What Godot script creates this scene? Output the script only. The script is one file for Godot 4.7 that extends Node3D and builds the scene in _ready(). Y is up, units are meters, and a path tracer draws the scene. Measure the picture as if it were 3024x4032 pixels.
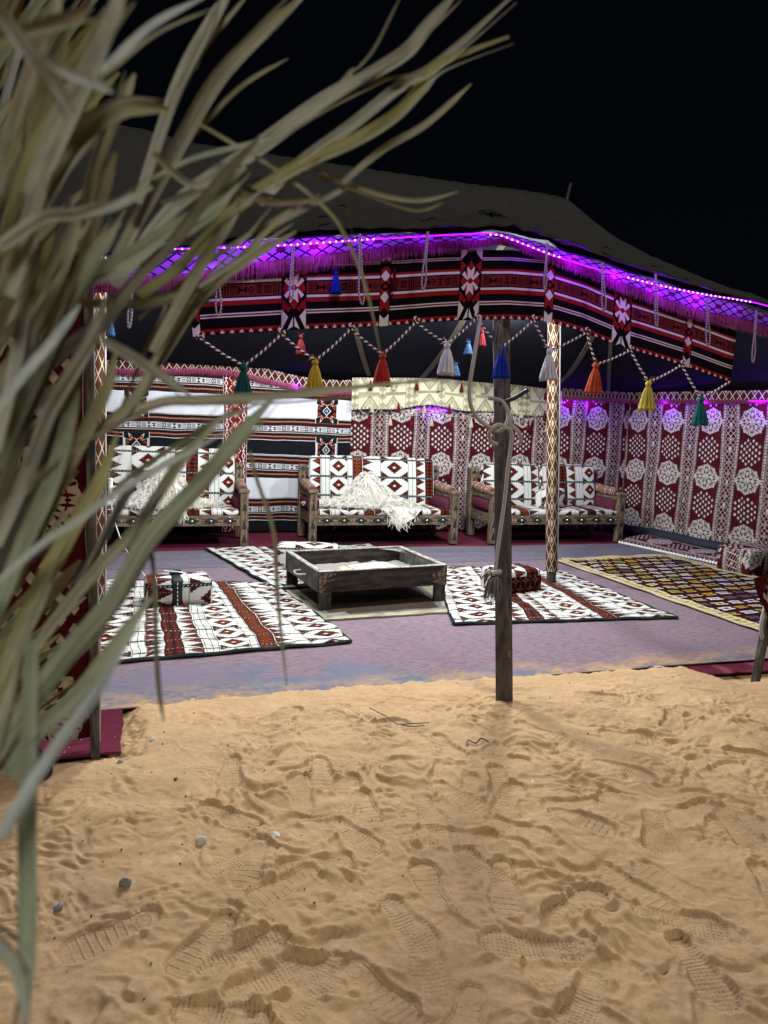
extends Node3D
# A desert majlis tent at night: black hair tent open to the sand, lit by bulbs under the roof, seen past a dry palm.

class MB:
	# collects shapes into one mesh; faces are given counter-clockwise as seen from outside
	var V := PackedVector3Array()
	var U := PackedVector2Array()
	var C := PackedColorArray()
	var I := PackedInt32Array()
	var tint := Color.WHITE
	func v(p: Vector3, uv := Vector2.ZERO) -> int:
		V.append(p)
		U.append(uv)
		C.append(tint)
		return V.size() - 1
	func t(a: int, b: int, c: int) -> void:
		I.append(a)
		I.append(c)
		I.append(b)
	func quad(a: Vector3, b: Vector3, c: Vector3, d: Vector3, ua := Vector2(0, 0), ub := Vector2(1, 0), uc := Vector2(1, 1), ud := Vector2(0, 1)) -> void:
		var k := v(a, ua)
		v(b, ub)
		v(c, uc)
		v(d, ud)
		t(k, k + 1, k + 2)
		t(k, k + 2, k + 3)
	func tri_to(a: Vector3, b: Vector3, c: Vector3, out: Vector3) -> void:
		if (b - a).cross(c - a).dot(out) < 0.0:
			var s := b
			b = c
			c = s
		var n := (b - a).cross(c - a).normalized()
		var k := V.size()
		for p: Vector3 in [a, b, c]:
			var uv := Vector2(p.x, p.z)
			if absf(n.z) > 0.6:
				uv = Vector2(p.x, -p.y)
			elif absf(n.x) > 0.6:
				uv = Vector2(p.z, -p.y)
			v(p, uv)
		t(k, k + 1, k + 2)
	func face(a: Vector3, b: Vector3, c: Vector3, d: Vector3, out: Vector3) -> void:
		tri_to(a, b, c, out)
		tri_to(a, c, d, out)
	func box(xf: Transform3D, size: Vector3, bev := 0.004) -> void:
		# bevelled box; UVs are metres in the box's own axes
		var first := V.size()
		var h := size * 0.5
		bev = minf(bev, minf(h.x, minf(h.y, h.z)) * 0.9)
		var p := func(s: Vector3, ax: int) -> Vector3:
			var q := Vector3(s.x * (h.x - bev), s.y * (h.y - bev), s.z * (h.z - bev))
			q[ax] = s[ax] * h[ax]
			return q
		for ax in 3:
			var b := (ax + 1) % 3
			var c := (ax + 2) % 3
			for sg: float in [-1.0, 1.0]:
				var o := Vector3.ZERO
				o[ax] = sg
				var q := []
				for k: Array in [[-1.0, -1.0], [1.0, -1.0], [1.0, 1.0], [-1.0, 1.0]]:
					var s := Vector3.ZERO
					s[ax] = sg
					s[b] = k[0]
					s[c] = k[1]
					q.append((p as Callable).call(s, ax))
				face(q[0], q[1], q[2], q[3], o)
			if bev > 0.0:
				for sb: float in [-1.0, 1.0]:
					for sc: float in [-1.0, 1.0]:
						var s0 := Vector3.ZERO
						s0[ax] = -1.0
						s0[b] = sb
						s0[c] = sc
						var s1 := s0
						s1[ax] = 1.0
						var o2 := Vector3.ZERO
						o2[b] = sb
						o2[c] = sc
						face((p as Callable).call(s0, b), (p as Callable).call(s1, b), (p as Callable).call(s1, c), (p as Callable).call(s0, c), o2)
		if bev > 0.0:
			for k in 8:
				var s3 := Vector3(1.0 if k & 1 else -1.0, 1.0 if k & 2 else -1.0, 1.0 if k & 4 else -1.0)
				tri_to((p as Callable).call(s3, 0), (p as Callable).call(s3, 1), (p as Callable).call(s3, 2), s3)
		for k in range(first, V.size()):
			V[k] = xf * V[k]
	func tube(pts: PackedVector3Array, rad: PackedFloat32Array, sides := 8, caps := true, turns := 0.0) -> void:
		var n := pts.size()
		var along := 0.0
		var d := (pts[1] - pts[0]).normalized()
		var side := d.cross(Vector3.UP if absf(d.y) < 0.9 else Vector3.RIGHT).normalized()
		var rows := []
		for i in n:
			var dd := (pts[mini(i + 1, n - 1)] - pts[maxi(i - 1, 0)]).normalized()
			side = (side - dd * side.dot(dd)).normalized()
			var up := dd.cross(side)
			if i:
				along += pts[i].distance_to(pts[i - 1])
			var row := V.size()
			for k in sides + 1:
				var a := TAU * k / sides
				v(pts[i] + (side * cos(a) + up * sin(a)) * rad[mini(i, rad.size() - 1)], Vector2(float(k) / sides, along))
			rows.append(row)
		for i in n - 1:
			for k in sides:
				var a0: int = rows[i] + k
				var b0: int = rows[i + 1] + k
				t(a0, a0 + 1, b0 + 1)
				t(a0, b0 + 1, b0)
		if caps:
			for e in [0, n - 1]:
				var c := v(pts[e])
				for k in sides:
					var q: int = rows[e] + k
					var w0 := v(V[q])
					var w1 := v(V[q + 1])
					if e:
						t(c, w0, w1)
					else:
						t(c, w1, w0)
	func lathe(prof: PackedVector2Array, sides: int, xf: Transform3D, ripple := 0.0, ripples := 0) -> void:
		# profile of (radius, height), bottom to top
		var first := V.size()
		for i in prof.size():
			for k in sides + 1:
				var a := TAU * k / sides
				var r := prof[i].x * (1.0 + (ripple * cos(a * ripples) if ripples else 0.0))
				v(xf * Vector3(cos(a) * r, prof[i].y, sin(a) * r), Vector2(float(k) / sides, prof[i].y))
		for i in prof.size() - 1:
			for k in sides:
				var a0 := first + i * (sides + 1) + k
				var b0 := a0 + sides + 1
				t(a0, b0 + 1, a0 + 1)
				t(a0, b0, b0 + 1)
	func grid(nu: int, nv: int, at: Callable, uv: Callable) -> int:
		var first := V.size()
		for j in nv + 1:
			for i in nu + 1:
				v(at.call(float(i) / nu, float(j) / nv), uv.call(float(i) / nu, float(j) / nv))
		for j in nv:
			for i in nu:
				var a := first + j * (nu + 1) + i
				t(a, a + 1, a + nu + 2)
				t(a, a + nu + 2, a + nu + 1)
		return first
	func cloth(nu: int, nv: int, at: Callable, uv: Callable, thick: float) -> void:
		# a sheet with two sides and closed edges; its face looks along du x dv
		var f := grid(nu, nv, at, uv)
		var n := PackedVector3Array()
		n.resize((nu + 1) * (nv + 1))
		for j in nv + 1:
			for i in nu + 1:
				var l := V[f + j * (nu + 1) + maxi(i - 1, 0)]
				var r := V[f + j * (nu + 1) + mini(i + 1, nu)]
				var d := V[f + maxi(j - 1, 0) * (nu + 1) + i]
				var u := V[f + mini(j + 1, nv) * (nu + 1) + i]
				n[j * (nu + 1) + i] = (r - l).cross(u - d).normalized()
		var g := V.size()
		for k in n.size():
			v(V[f + k] - n[k] * thick, U[f + k])
		for j in nv:
			for i in nu:
				var a := g + j * (nu + 1) + i
				t(a, a + nu + 2, a + 1)
				t(a, a + nu + 1, a + nu + 2)
		var rim := []
		for i in nu:
			rim.append([i, i + 1])
		for j in nv:
			rim.append([j * (nu + 1) + nu, (j + 1) * (nu + 1) + nu])
		for i in nu:
			rim.append([nv * (nu + 1) + nu - i, nv * (nu + 1) + nu - i - 1])
		for j in nv:
			rim.append([(nv - j) * (nu + 1), (nv - j - 1) * (nu + 1)])
		for e: Array in rim:
			quad(V[g + e[0]], V[g + e[1]], V[f + e[1]], V[f + e[0]], U[f + e[0]], U[f + e[1]], U[f + e[1]], U[f + e[0]])
	func ribbon(pts: PackedVector3Array, wid: PackedFloat32Array, face_to: Vector3, keel := 0.0) -> void:
		# a folded blade: three vertices across
		var n := pts.size()
		var first := V.size()
		for i in n:
			var d := (pts[mini(i + 1, n - 1)] - pts[maxi(i - 1, 0)]).normalized()
			var s := d.cross(face_to).normalized()
			var up := s.cross(d)
			var w := wid[i] * 0.5
			v(pts[i] - s * w + up * keel * w, Vector2(0, float(i) / n))
			v(pts[i], Vector2(0.5, float(i) / n))
			v(pts[i] + s * w + up * keel * w, Vector2(1, float(i) / n))
		for i in n - 1:
			var a := first + i * 3
			for k in 2:
				t(a + k, a + k + 1, a + k + 4)
				t(a + k, a + k + 4, a + k + 3)
	func strand(pts: PackedVector3Array, r: float) -> void:
		# a three-sided hair that tapers to a point
		var n := pts.size()
		var first := V.size()
		for i in n:
			var d := (pts[mini(i + 1, n - 1)] - pts[maxi(i - 1, 0)]).normalized()
			var s := d.cross(Vector3(0.3, 0.2, 0.93)).normalized()
			var up := s.cross(d)
			var w := r * (1.0 - 0.85 * float(i) / (n - 1))
			for k in 3:
				v(pts[i] + s * cos(TAU * k / 3) * w + up * sin(TAU * k / 3) * w)
		for i in n - 1:
			for k in 3:
				var a := first + i * 3 + k
				var b := first + i * 3 + (k + 1) % 3
				t(a, b, b + 3)
				t(a, b + 3, a + 3)
	func done(colored := false) -> ArrayMesh:
		var N := PackedVector3Array()
		N.resize(V.size())
		for k in range(0, I.size(), 3):
			var a := I[k]
			var b := I[k + 1]
			var c := I[k + 2]
			var n := (V[c] - V[a]).cross(V[b] - V[a])
			N[a] += n
			N[b] += n
			N[c] += n
		for k in N.size():
			N[k] = N[k].normalized() if N[k].length_squared() > 0.0 else Vector3.UP
		var arr := []
		arr.resize(Mesh.ARRAY_MAX)
		arr[Mesh.ARRAY_VERTEX] = V
		arr[Mesh.ARRAY_NORMAL] = N
		arr[Mesh.ARRAY_TEX_UV] = U
		if colored:
			arr[Mesh.ARRAY_COLOR] = C
		arr[Mesh.ARRAY_INDEX] = I
		var m := ArrayMesh.new()
		m.add_surface_from_arrays(Mesh.PRIMITIVE_TRIANGLES, arr)
		return m

var rng := RandomNumberGenerator.new()
var fn := FastNoiseLite.new()
var grain: Image
var blotch: Image
var M := {}
const TH := ["first", "second", "third", "fourth", "fifth", "sixth", "seventh", "eighth", "ninth", "tenth", "eleventh", "twelfth", "thirteenth", "fourteenth"]

# ---------------------------------------------------------------- nodes
func tag(o: Node3D, label: String, category: String, group := "", kind := "") -> Node3D:
	if label:
		o.set_meta("label", label)
	if category:
		o.set_meta("category", category)
	if group:
		o.set_meta("group", group)
	if kind:
		o.set_meta("kind", kind)
	return o

func thing(called: String, label: String, category: String, at := Vector3.ZERO, turn := 0.0, group := "") -> Node3D:
	var o := Node3D.new()
	o.name = called
	add_child(o, true)
	o.position = at
	o.rotation.y = turn
	return tag(o, label, category, group)

func put(called: String, mesh: Mesh, mat: Material, parent: Node3D, kind := "") -> MeshInstance3D:
	var o := MeshInstance3D.new()
	o.name = called
	o.mesh = mesh
	o.material_override = mat
	parent.add_child(o, true)
	if kind:
		o.set_meta("kind", kind)
	return o

func box_mesh(size: Vector3, bev := 0.004) -> ArrayMesh:
	var b := MB.new()
	b.box(Transform3D(), size, bev)
	return b.done()

func bar(called: String, centre: Vector3, size: Vector3, mat: Material, parent: Node3D, bev := 0.004) -> MeshInstance3D:
	var o := put(called, box_mesh(size, bev), mat, parent)
	o.position = centre
	return o

func curve(pts: Array, per := 8) -> PackedVector3Array:
	# a Catmull-Rom line through the points
	var out := PackedVector3Array()
	for i in pts.size() - 1:
		var p0: Vector3 = pts[maxi(i - 1, 0)]
		var p1: Vector3 = pts[i]
		var p2: Vector3 = pts[i + 1]
		var p3: Vector3 = pts[mini(i + 2, pts.size() - 1)]
		for k in per:
			out.append(p1.cubic_interpolate(p2, p0, p3, float(k) / per))
	out.append(pts[-1])
	return out

func interp(table: Array, x: float) -> float:
	# smooth enough reading of a table of (x, y)
	var last: int = table.size() - 1
	if x <= table[0][0]:
		return table[0][1]
	for i in last:
		if x <= table[i + 1][0]:
			var f: float = (x - table[i][0]) / (table[i + 1][0] - table[i][0])
			return cubic_interpolate(table[i][1], table[i + 1][1], table[maxi(i - 1, 0)][1], table[mini(i + 2, last)][1], f) if absf(table[i + 1][0] - table[i][0]) > 0.4 else lerpf(table[i][1], table[i + 1][1], f)
	return table[last][1]

# ---------------------------------------------------------------- pictures of cloth
func c8(r: float, g: float, b: float) -> Color:
	return Color(r / 255.0, g / 255.0, b / 255.0)

func cv(w: int, h: int, c: Color) -> Image:
	var im := Image.create(w, h, false, Image.FORMAT_RGBA8)
	im.fill(c)
	return im

func R(im: Image, x: float, y: float, w: float, h: float, c: Color) -> void:
	im.fill_rect(Rect2i(roundi(x), roundi(y), maxi(1, roundi(w)), maxi(1, roundi(h))), c)

func P(im: Image, pts: Array, c: Color) -> void:
	var lo := 1e9
	var hi := -1e9
	for p: Vector2 in pts:
		lo = minf(lo, p.y)
		hi = maxf(hi, p.y)
	for y in range(maxi(0, floori(lo)), mini(im.get_height() - 1, ceili(hi)) + 1):
		var xs := []
		for i in pts.size():
			var a: Vector2 = pts[i]
			var b: Vector2 = pts[(i + 1) % pts.size()]
			var yy := y + 0.5
			if (a.y <= yy) != (b.y <= yy):
				xs.append(a.x + (yy - a.y) / (b.y - a.y) * (b.x - a.x))
		xs.sort()
		for k in range(0, xs.size() - 1, 2):
			if roundi(xs[k + 1]) > roundi(xs[k]):
				im.fill_rect(Rect2i(roundi(xs[k]), y, roundi(xs[k + 1]) - roundi(xs[k]), 1), c)

func dia(im: Image, x: float, y: float, rx: float, ry: float, c: Color) -> void:
	P(im, [Vector2(x - rx, y), Vector2(x, y - ry), Vector2(x + rx, y), Vector2(x, y + ry)], c)

func ln(im: Image, a: Vector2, b: Vector2, w: float, c: Color) -> void:
	var s := (b - a).orthogonal().normalized() * w * 0.5
	P(im, [a - s, b - s, b + s, a + s], c)

func disc(im: Image, x: float, y: float, r: float, c: Color) -> void:
	var pts := []
	for k in 14:
		pts.append(Vector2(x + cos(TAU * k / 14) * r, y + sin(TAU * k / 14) * r))
	P(im, pts, c)

func stepped(im: Image, x: float, y: float, hw: float, hh: float, side: int, c: Color, comb: Color) -> void:
	# stepped triangle or (side 0) diamond with a comb of short threads along its edges
	var n := 7
	for k in range(-n, n + 1):
		var w := hw * (1.0 - absf(k) / (n + 0.5))
		var hy := hh / n
		var xl := x - w if side <= 0 else x
		var xr := x + w if side >= 0 else x
		if k % 2:
			R(im, xl - (hw * 0.14 if side <= 0 else 0.0), y + k * hy - hy * 0.2, xr - xl + hw * 0.14 * (2 if side == 0 else 1), hy * 0.45, comb)
		R(im, xl, y + k * hy - hy * 0.5, xr - xl, hy + 1, c)
	for k in 5:
		var q := hw * 0.2 * (k + 1)
		if side == 0:
			disc(im, x - hw * 0.5 + hw * 0.25 * k, y + (hh * 0.18 if k % 2 else -hh * 0.18), hw * 0.04 + 1, c.lightened(0.35))
		else:
			disc(im, x + side * q * 0.8, y, hw * 0.04 + 1, c.lightened(0.35))

func tex(im: Image, dirt := 1) -> ImageTexture:
	for y in range(0, im.get_height(), 512):
		for x in range(0, im.get_width(), 512):
			im.blend_rect(grain, Rect2i(0, 0, 512, 512), Vector2i(x, y))
	if dirt:
		im.blend_rect(blotch, Rect2i(0, 0, 1024, 1024), Vector2i(0, 0))
		if im.get_width() > 1024 or im.get_height() > 1024:
			im.blend_rect(blotch, Rect2i(0, 0, 1024, 1024), Vector2i(1024 if im.get_width() > 1024 else 0, 1024 if im.get_height() > 1024 else 0))
	return ImageTexture.create_from_image(im)

func cloth_mat(t: Texture2D, size: Vector2, rough := 0.92) -> StandardMaterial3D:
	# size: the metres that one picture covers
	var m := StandardMaterial3D.new()
	m.albedo_texture = t
	m.roughness = rough
	m.metallic_specular = 0.15
	m.uv1_scale = Vector3(1.0 / size.x, 1.0 / size.y, 1)
	return m

func plain(c: Color, rough := 0.8, spec := 0.3) -> StandardMaterial3D:
	# c is a linear base colour
	var m := StandardMaterial3D.new()
	m.albedo_color = c.linear_to_srgb()
	m.roughness = rough
	m.metallic_specular = spec
	return m

func grains() -> void:
	var b := PackedByteArray()
	b.resize(512 * 512 * 4)
	var rows := PackedFloat32Array()
	var cols := PackedFloat32Array()
	for k in 512:
		rows.append(rng.randf())
		cols.append(rng.randf())
	for y in 512:
		for x in 512:
			b[(y * 512 + x) * 4 + 3] = int(16.0 + 18.0 * rng.randf() + 12.0 * rows[y] + 8.0 * cols[x] + (16.0 if (x + y) & 1 else 0.0))
	grain = Image.create_from_data(512, 512, false, Image.FORMAT_RGBA8, b)
	fn.seed = 5
	fn.frequency = 0.012
	fn.fractal_octaves = 4
	var c := PackedByteArray()
	c.resize(256 * 256 * 4)
	for y in 256:
		for x in 256:
			var q := fn.get_noise_2d(x * 4, y * 4)
			var k := (y * 256 + x) * 4
			c[k] = 40
			c[k + 1] = 34
			c[k + 2] = 30
			c[k + 3] = int(clampf(q * 110.0 + 14.0, 0.0, 70.0))
	blotch = Image.create_from_data(256, 256, false, Image.FORMAT_RGBA8, c)
	blotch.resize(1024, 1024, Image.INTERPOLATE_BILINEAR)

func sadu_white() -> Image:
	# white weave with brown stepped diamonds, 1.0 x 0.44 m
	var w := c8(226, 225, 217)
	var br := c8(74, 26, 20)
	var dk := c8(36, 24, 24)
	var og := c8(142, 64, 34)
	var im := cv(1024, 450, w)
	for x: float in [52, 288, 322, 352, 604, 634, 664, 812, 846]:
		R(im, x, 0, 3, 450, c8(60, 64, 66))
	for k in 2:
		var y := 112.0 + 225.0 * k
		stepped(im, 170, y, 62, 70, 0, br, dk)
		dia(im, 170, y, 24, 26, og if k else c8(120, 44, 30))
		dia(im, 170, y, 13, 14, w)
		stepped(im, 738, y, 50, 64, 0, br, dk)
		dia(im, 738, y, 26, 28, og)
		dia(im, 738, y, 11, 12, w)
	for k in 3:
		var y := 225.0 * k
		stepped(im, 58, y, 66, 62, 1, br, dk)
		stepped(im, 284, y, 66, 62, -1, br, dk)
		stepped(im, 672, y, 46, 50, 1, br, dk)
		stepped(im, 808, y, 46, 50, -1, br, dk)
	for k in 4:
		var y := 56.0 + 112.0 * k
		stepped(im, 356, y, 68, 50, 1, c8(92, 36, 22) if k % 2 else br, dk)
		stepped(im, 596, y, 68, 50, -1, br if k % 2 else c8(92, 36, 22), dk)
		stepped(im, 934, y, 80, 48, 1, br, dk)
	R(im, 432, 0, 84, 450, c8(46, 18, 18))
	R(im, 852, 0, 78, 450, c8(58, 22, 18))
	for k in 10:
		var y := 22.5 + 45.0 * k
		for s: float in [453, 495]:
			dia(im, s, y, 19, 20, c8(116, 44, 28))
			dia(im, s, y, 11, 12, c8(46, 18, 18))
			dia(im, s, y, 5, 6, c8(150, 70, 40))
		dia(im, 891, y, 34, 21, og)
		dia(im, 891, y, 15, 9, c8(50, 20, 20))
		disc(im, 862, y + 22, 5, og)
		disc(im, 920, y + 22, 5, og)
	for k in 2:
		var y := 225.0 * k
		R(im, 0, y, 1024, 24, c8(28, 46, 44))
		for i in 51:
			P(im, [Vector2(i * 20 + 2, y + 18), Vector2(i * 20 + 10, y + 6), Vector2(i * 20 + 15, y + 6), Vector2(i * 20 + 7, y + 18)], c8(196, 206, 198))
	return im

func damask() -> Image:
	# maroon with pale lace medallions, 0.53 x 0.66 m
	var red := c8(80, 21, 27)
	var w := c8(208, 204, 194)
	var im := cv(800, 1000, red)
	# bead chains and lattice strip at the left
	for x: float in [96, 158, 640, 702]:
		R(im, x, 0, 5, 1000, w)
	for x: float in [130, 672]:
		for k in 20:
			disc(im, x, 25 + 50 * k, 22, w)
			disc(im, x + (7 if k % 2 else -7), 25 + 50 * k, 6, red.lightened(0.1))
	for k in range(-1, 6):
		var y := k * 200.0
		for s: float in [-1.0, 1.0]:
			for xo: float in [0.0, 800.0]:
				ln(im, Vector2(xo - 84 * s, y), Vector2(xo + 84 * s, y + 200), 9, w)
				ln(im, Vector2(xo - 84 * s, y + 100), Vector2(xo + 84 * s, y + 300), 9, w)
		for xo: float in [0.0, 800.0]:
			dia(im, xo, y + 150, 20, 26, w)
			if k % 2:
				dia(im, xo, y + 100, 32, 40, w)
	R(im, 84, 0, 5, 1000, w.darkened(0.15))
	R(im, 712, 0, 5, 1000, w.darkened(0.15))
	# field of lozenges
	for k in 9:
		var y := 560.0 + k * 50.0
		var n := 3 if k % 2 else 4
		for i in n:
			var x := 400.0 + (i - (n - 1) * 0.5) * 118.0
			if k > 0 and k < 8 or i == 1 or (i == 2 and n == 4):
				dia(im, x, y, 25, 33, w)
	# medallion, by its polar outline
	var hole := func(a: float, r: float) -> bool:
		var s := absf(wrapf(a, -PI / 8, PI / 8))
		var q := absf(wrapf(a + PI / 8, -PI / 8, PI / 8))
		if r > 0.16 and r < 0.62 and q * r < 0.052 * sin(PI * (r - 0.16) / 0.46):
			return true
		if r > 0.5 and r < 0.86:
			var e := 0.10 * sin(PI * (r - 0.5) / 0.36)
			if absf(s * r - 0.10) < e * 0.36:
				return true
		if r > 0.62 and r < 0.76 and s * r < 0.04 * sin(PI * (r - 0.62) / 0.14):
			return true
		if r > 0.655 and r < 0.695 and s * r > 0.035 and q * r > 0.05:
			return true
		if r > 0.30 and r < 0.33 and q * r > 0.06:
			return true
		return r > 0.76 and r < 0.90 and q * r < 0.032
	for y in range(0, 500):
		for x in range(166, 636):
			var dx := (x - 400.0) / 236.0
			var dy := (y - 250.0) / 246.0
			var r := sqrt(dx * dx + dy * dy)
			if r > 1.02:
				continue
			var a := atan2(dy, dx)
			var edge := 0.86 + 0.09 * absf(cos(a * 4.0)) + 0.06 * maxf(0.0, cos(a * 16.0))
			if r < edge and not hole.call(a, r):
				im.set_pixel(x, y, w)
	for s: float in [166, 634]:
		disc(im, s, 230, 17, w)
		disc(im, s, 270, 17, w)
	return im

func blanket() -> Image:
	# the striped wall blanket, 2.27 x 1.0 m
	var bk := c8(24, 26, 28)
	var br := c8(58, 22, 22)
	var w := c8(224, 226, 232)
	var im := cv(1600, 704, bk)
	R(im, 0, 0, 1600, 138, w)
	var block := func(y0: int) -> void:
		R(im, 0, y0, 1600, 190, br)
		for q in 2:
			var y := y0 + 22 + q * 128
			R(im, 0, y - 22, 1600, 6, c8(190, 186, 180))
			R(im, 0, y - 8, 1600, 22, bk)
			for i in 100:
				disc(im, i * 16 + 8, y + 13, 7, c8(178, 120, 92))
		R(im, 0, y0 + 66, 1600, 58, bk)
		R(im, 0, y0 + 72, 1600, 46, c8(206, 206, 208))
		for i in 40:
			var x := i * 40.0
			match i % 5:
				0:
					R(im, x + 4, y0 + 76, 32, 38, bk)
					dia(im, x + 20, y0 + 95, 14, 17, c8(206, 206, 208))
					dia(im, x + 20, y0 + 95, 6, 8, bk)
				1:
					for k in 4:
						R(im, x + 5 + k * 8, y0 + 76, 4, 38, bk)
				2:
					P(im, [Vector2(x + 4, y0 + 76), Vector2(x + 36, y0 + 76), Vector2(x + 20, y0 + 95)], bk)
					P(im, [Vector2(x + 4, y0 + 114), Vector2(x + 36, y0 + 114), Vector2(x + 20, y0 + 95)], bk)
				3:
					R(im, x + 4, y0 + 84, 32, 8, bk)
					R(im, x + 10, y0 + 98, 20, 10, bk)
					R(im, x + 18, y0 + 76, 5, 38, bk)
				4:
					for k in 12:
						R(im, x + 4 + (k % 4) * 9, y0 + 77 + (k / 4) * 13, 5, 8, bk)
	block.call(140)
	R(im, 0, 332, 1600, 5, w)
	R(im, 0, 462, 1600, 5, w)
	block.call(470)
	R(im, 0, 668, 1600, 36, w)
	# star columns
	for q: Array in [[400.0, 60.0], [400.0, 400.0], [400.0, 764.0]]:
		var x: float = q[0]
		var y: float = q[1] + 10
		R(im, x - 100, y - 112, 200, 220, bk)
		R(im, x - 102, y - 112, 5, 220, w)
		R(im, x + 98, y - 112, 5, 220, w)
		for z in 2:
			var f := 1.0 - z * 0.13
			var col := w if z == 0 else bk
			P(im, [Vector2(x - 62 * f, y - 106 * f), Vector2(x, y - 50 * f), Vector2(x + 62 * f, y - 106 * f), Vector2(x + 40 * f, y), Vector2(x + 62 * f, y + 106 * f), Vector2(x, y + 50 * f), Vector2(x - 62 * f, y + 106 * f), Vector2(x - 40 * f, y)], col)
			P(im, [Vector2(x - 96 * f, y - 66 * f), Vector2(x - 30 * f, y - 36 * f), Vector2(x - 30 * f, y + 36 * f), Vector2(x - 96 * f, y + 66 * f)], col)
			P(im, [Vector2(x + 96 * f, y - 66 * f), Vector2(x + 30 * f, y - 36 * f), Vector2(x + 30 * f, y + 36 * f), Vector2(x + 96 * f, y + 66 * f)], col)
		for s: Array in [[-1, -1], [1, -1], [-1, 1], [1, 1]]:
			dia(im, x + s[0] * 36, y + s[1] * 62, 22, 24, c8(140, 44, 26))
			disc(im, x + s[0] * 36, y + s[1] * 62, 8, c8(236, 150, 76))
			dia(im, x + s[0] * 68, y + s[1] * 26, 17, 18, c8(140, 44, 26))
		dia(im, x, y, 36, 44, w)
		dia(im, x, y, 28, 34, bk)
		R(im, x - 8, y - 12, 5, 24, w)
		R(im, x + 4, y - 12, 5, 24, w)
	# red kilim column
	var kx := 1200.0
	R(im, kx - 104, 0, 208, 704, c8(206, 196, 192))
	R(im, kx - 100, 0, 200, 704, c8(112, 28, 36))
	for k in 8:
		var y := 44.0 + 88.0 * k
		for s: float in [-1.0, 1.0]:
			dia(im, kx + s * 76, y, 18, 36, c8(222, 214, 208))
			dia(im, kx + s * 76, y, 10, 22, c8(112, 28, 36))
			dia(im, kx + s * 76, y + 44, 13, 13, c8(222, 214, 208))
			ln(im, Vector2(kx + s * 52, y - 44), Vector2(kx + s * 14, y), 6, c8(222, 214, 208))
			ln(im, Vector2(kx + s * 14, y), Vector2(kx + s * 52, y + 44), 6, c8(222, 214, 208))
		dia(im, kx, y, 48, 38, c8(40, 20, 20))
		dia(im, kx, y, 40, 32, c8(206, 120, 84))
		dia(im, kx, y, 32, 25, c8(60, 22, 26))
		dia(im, kx, y, 22, 17, c8(226, 220, 214))
		dia(im, kx, y, 12, 9, c8(112, 28, 36))
	return im

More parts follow.
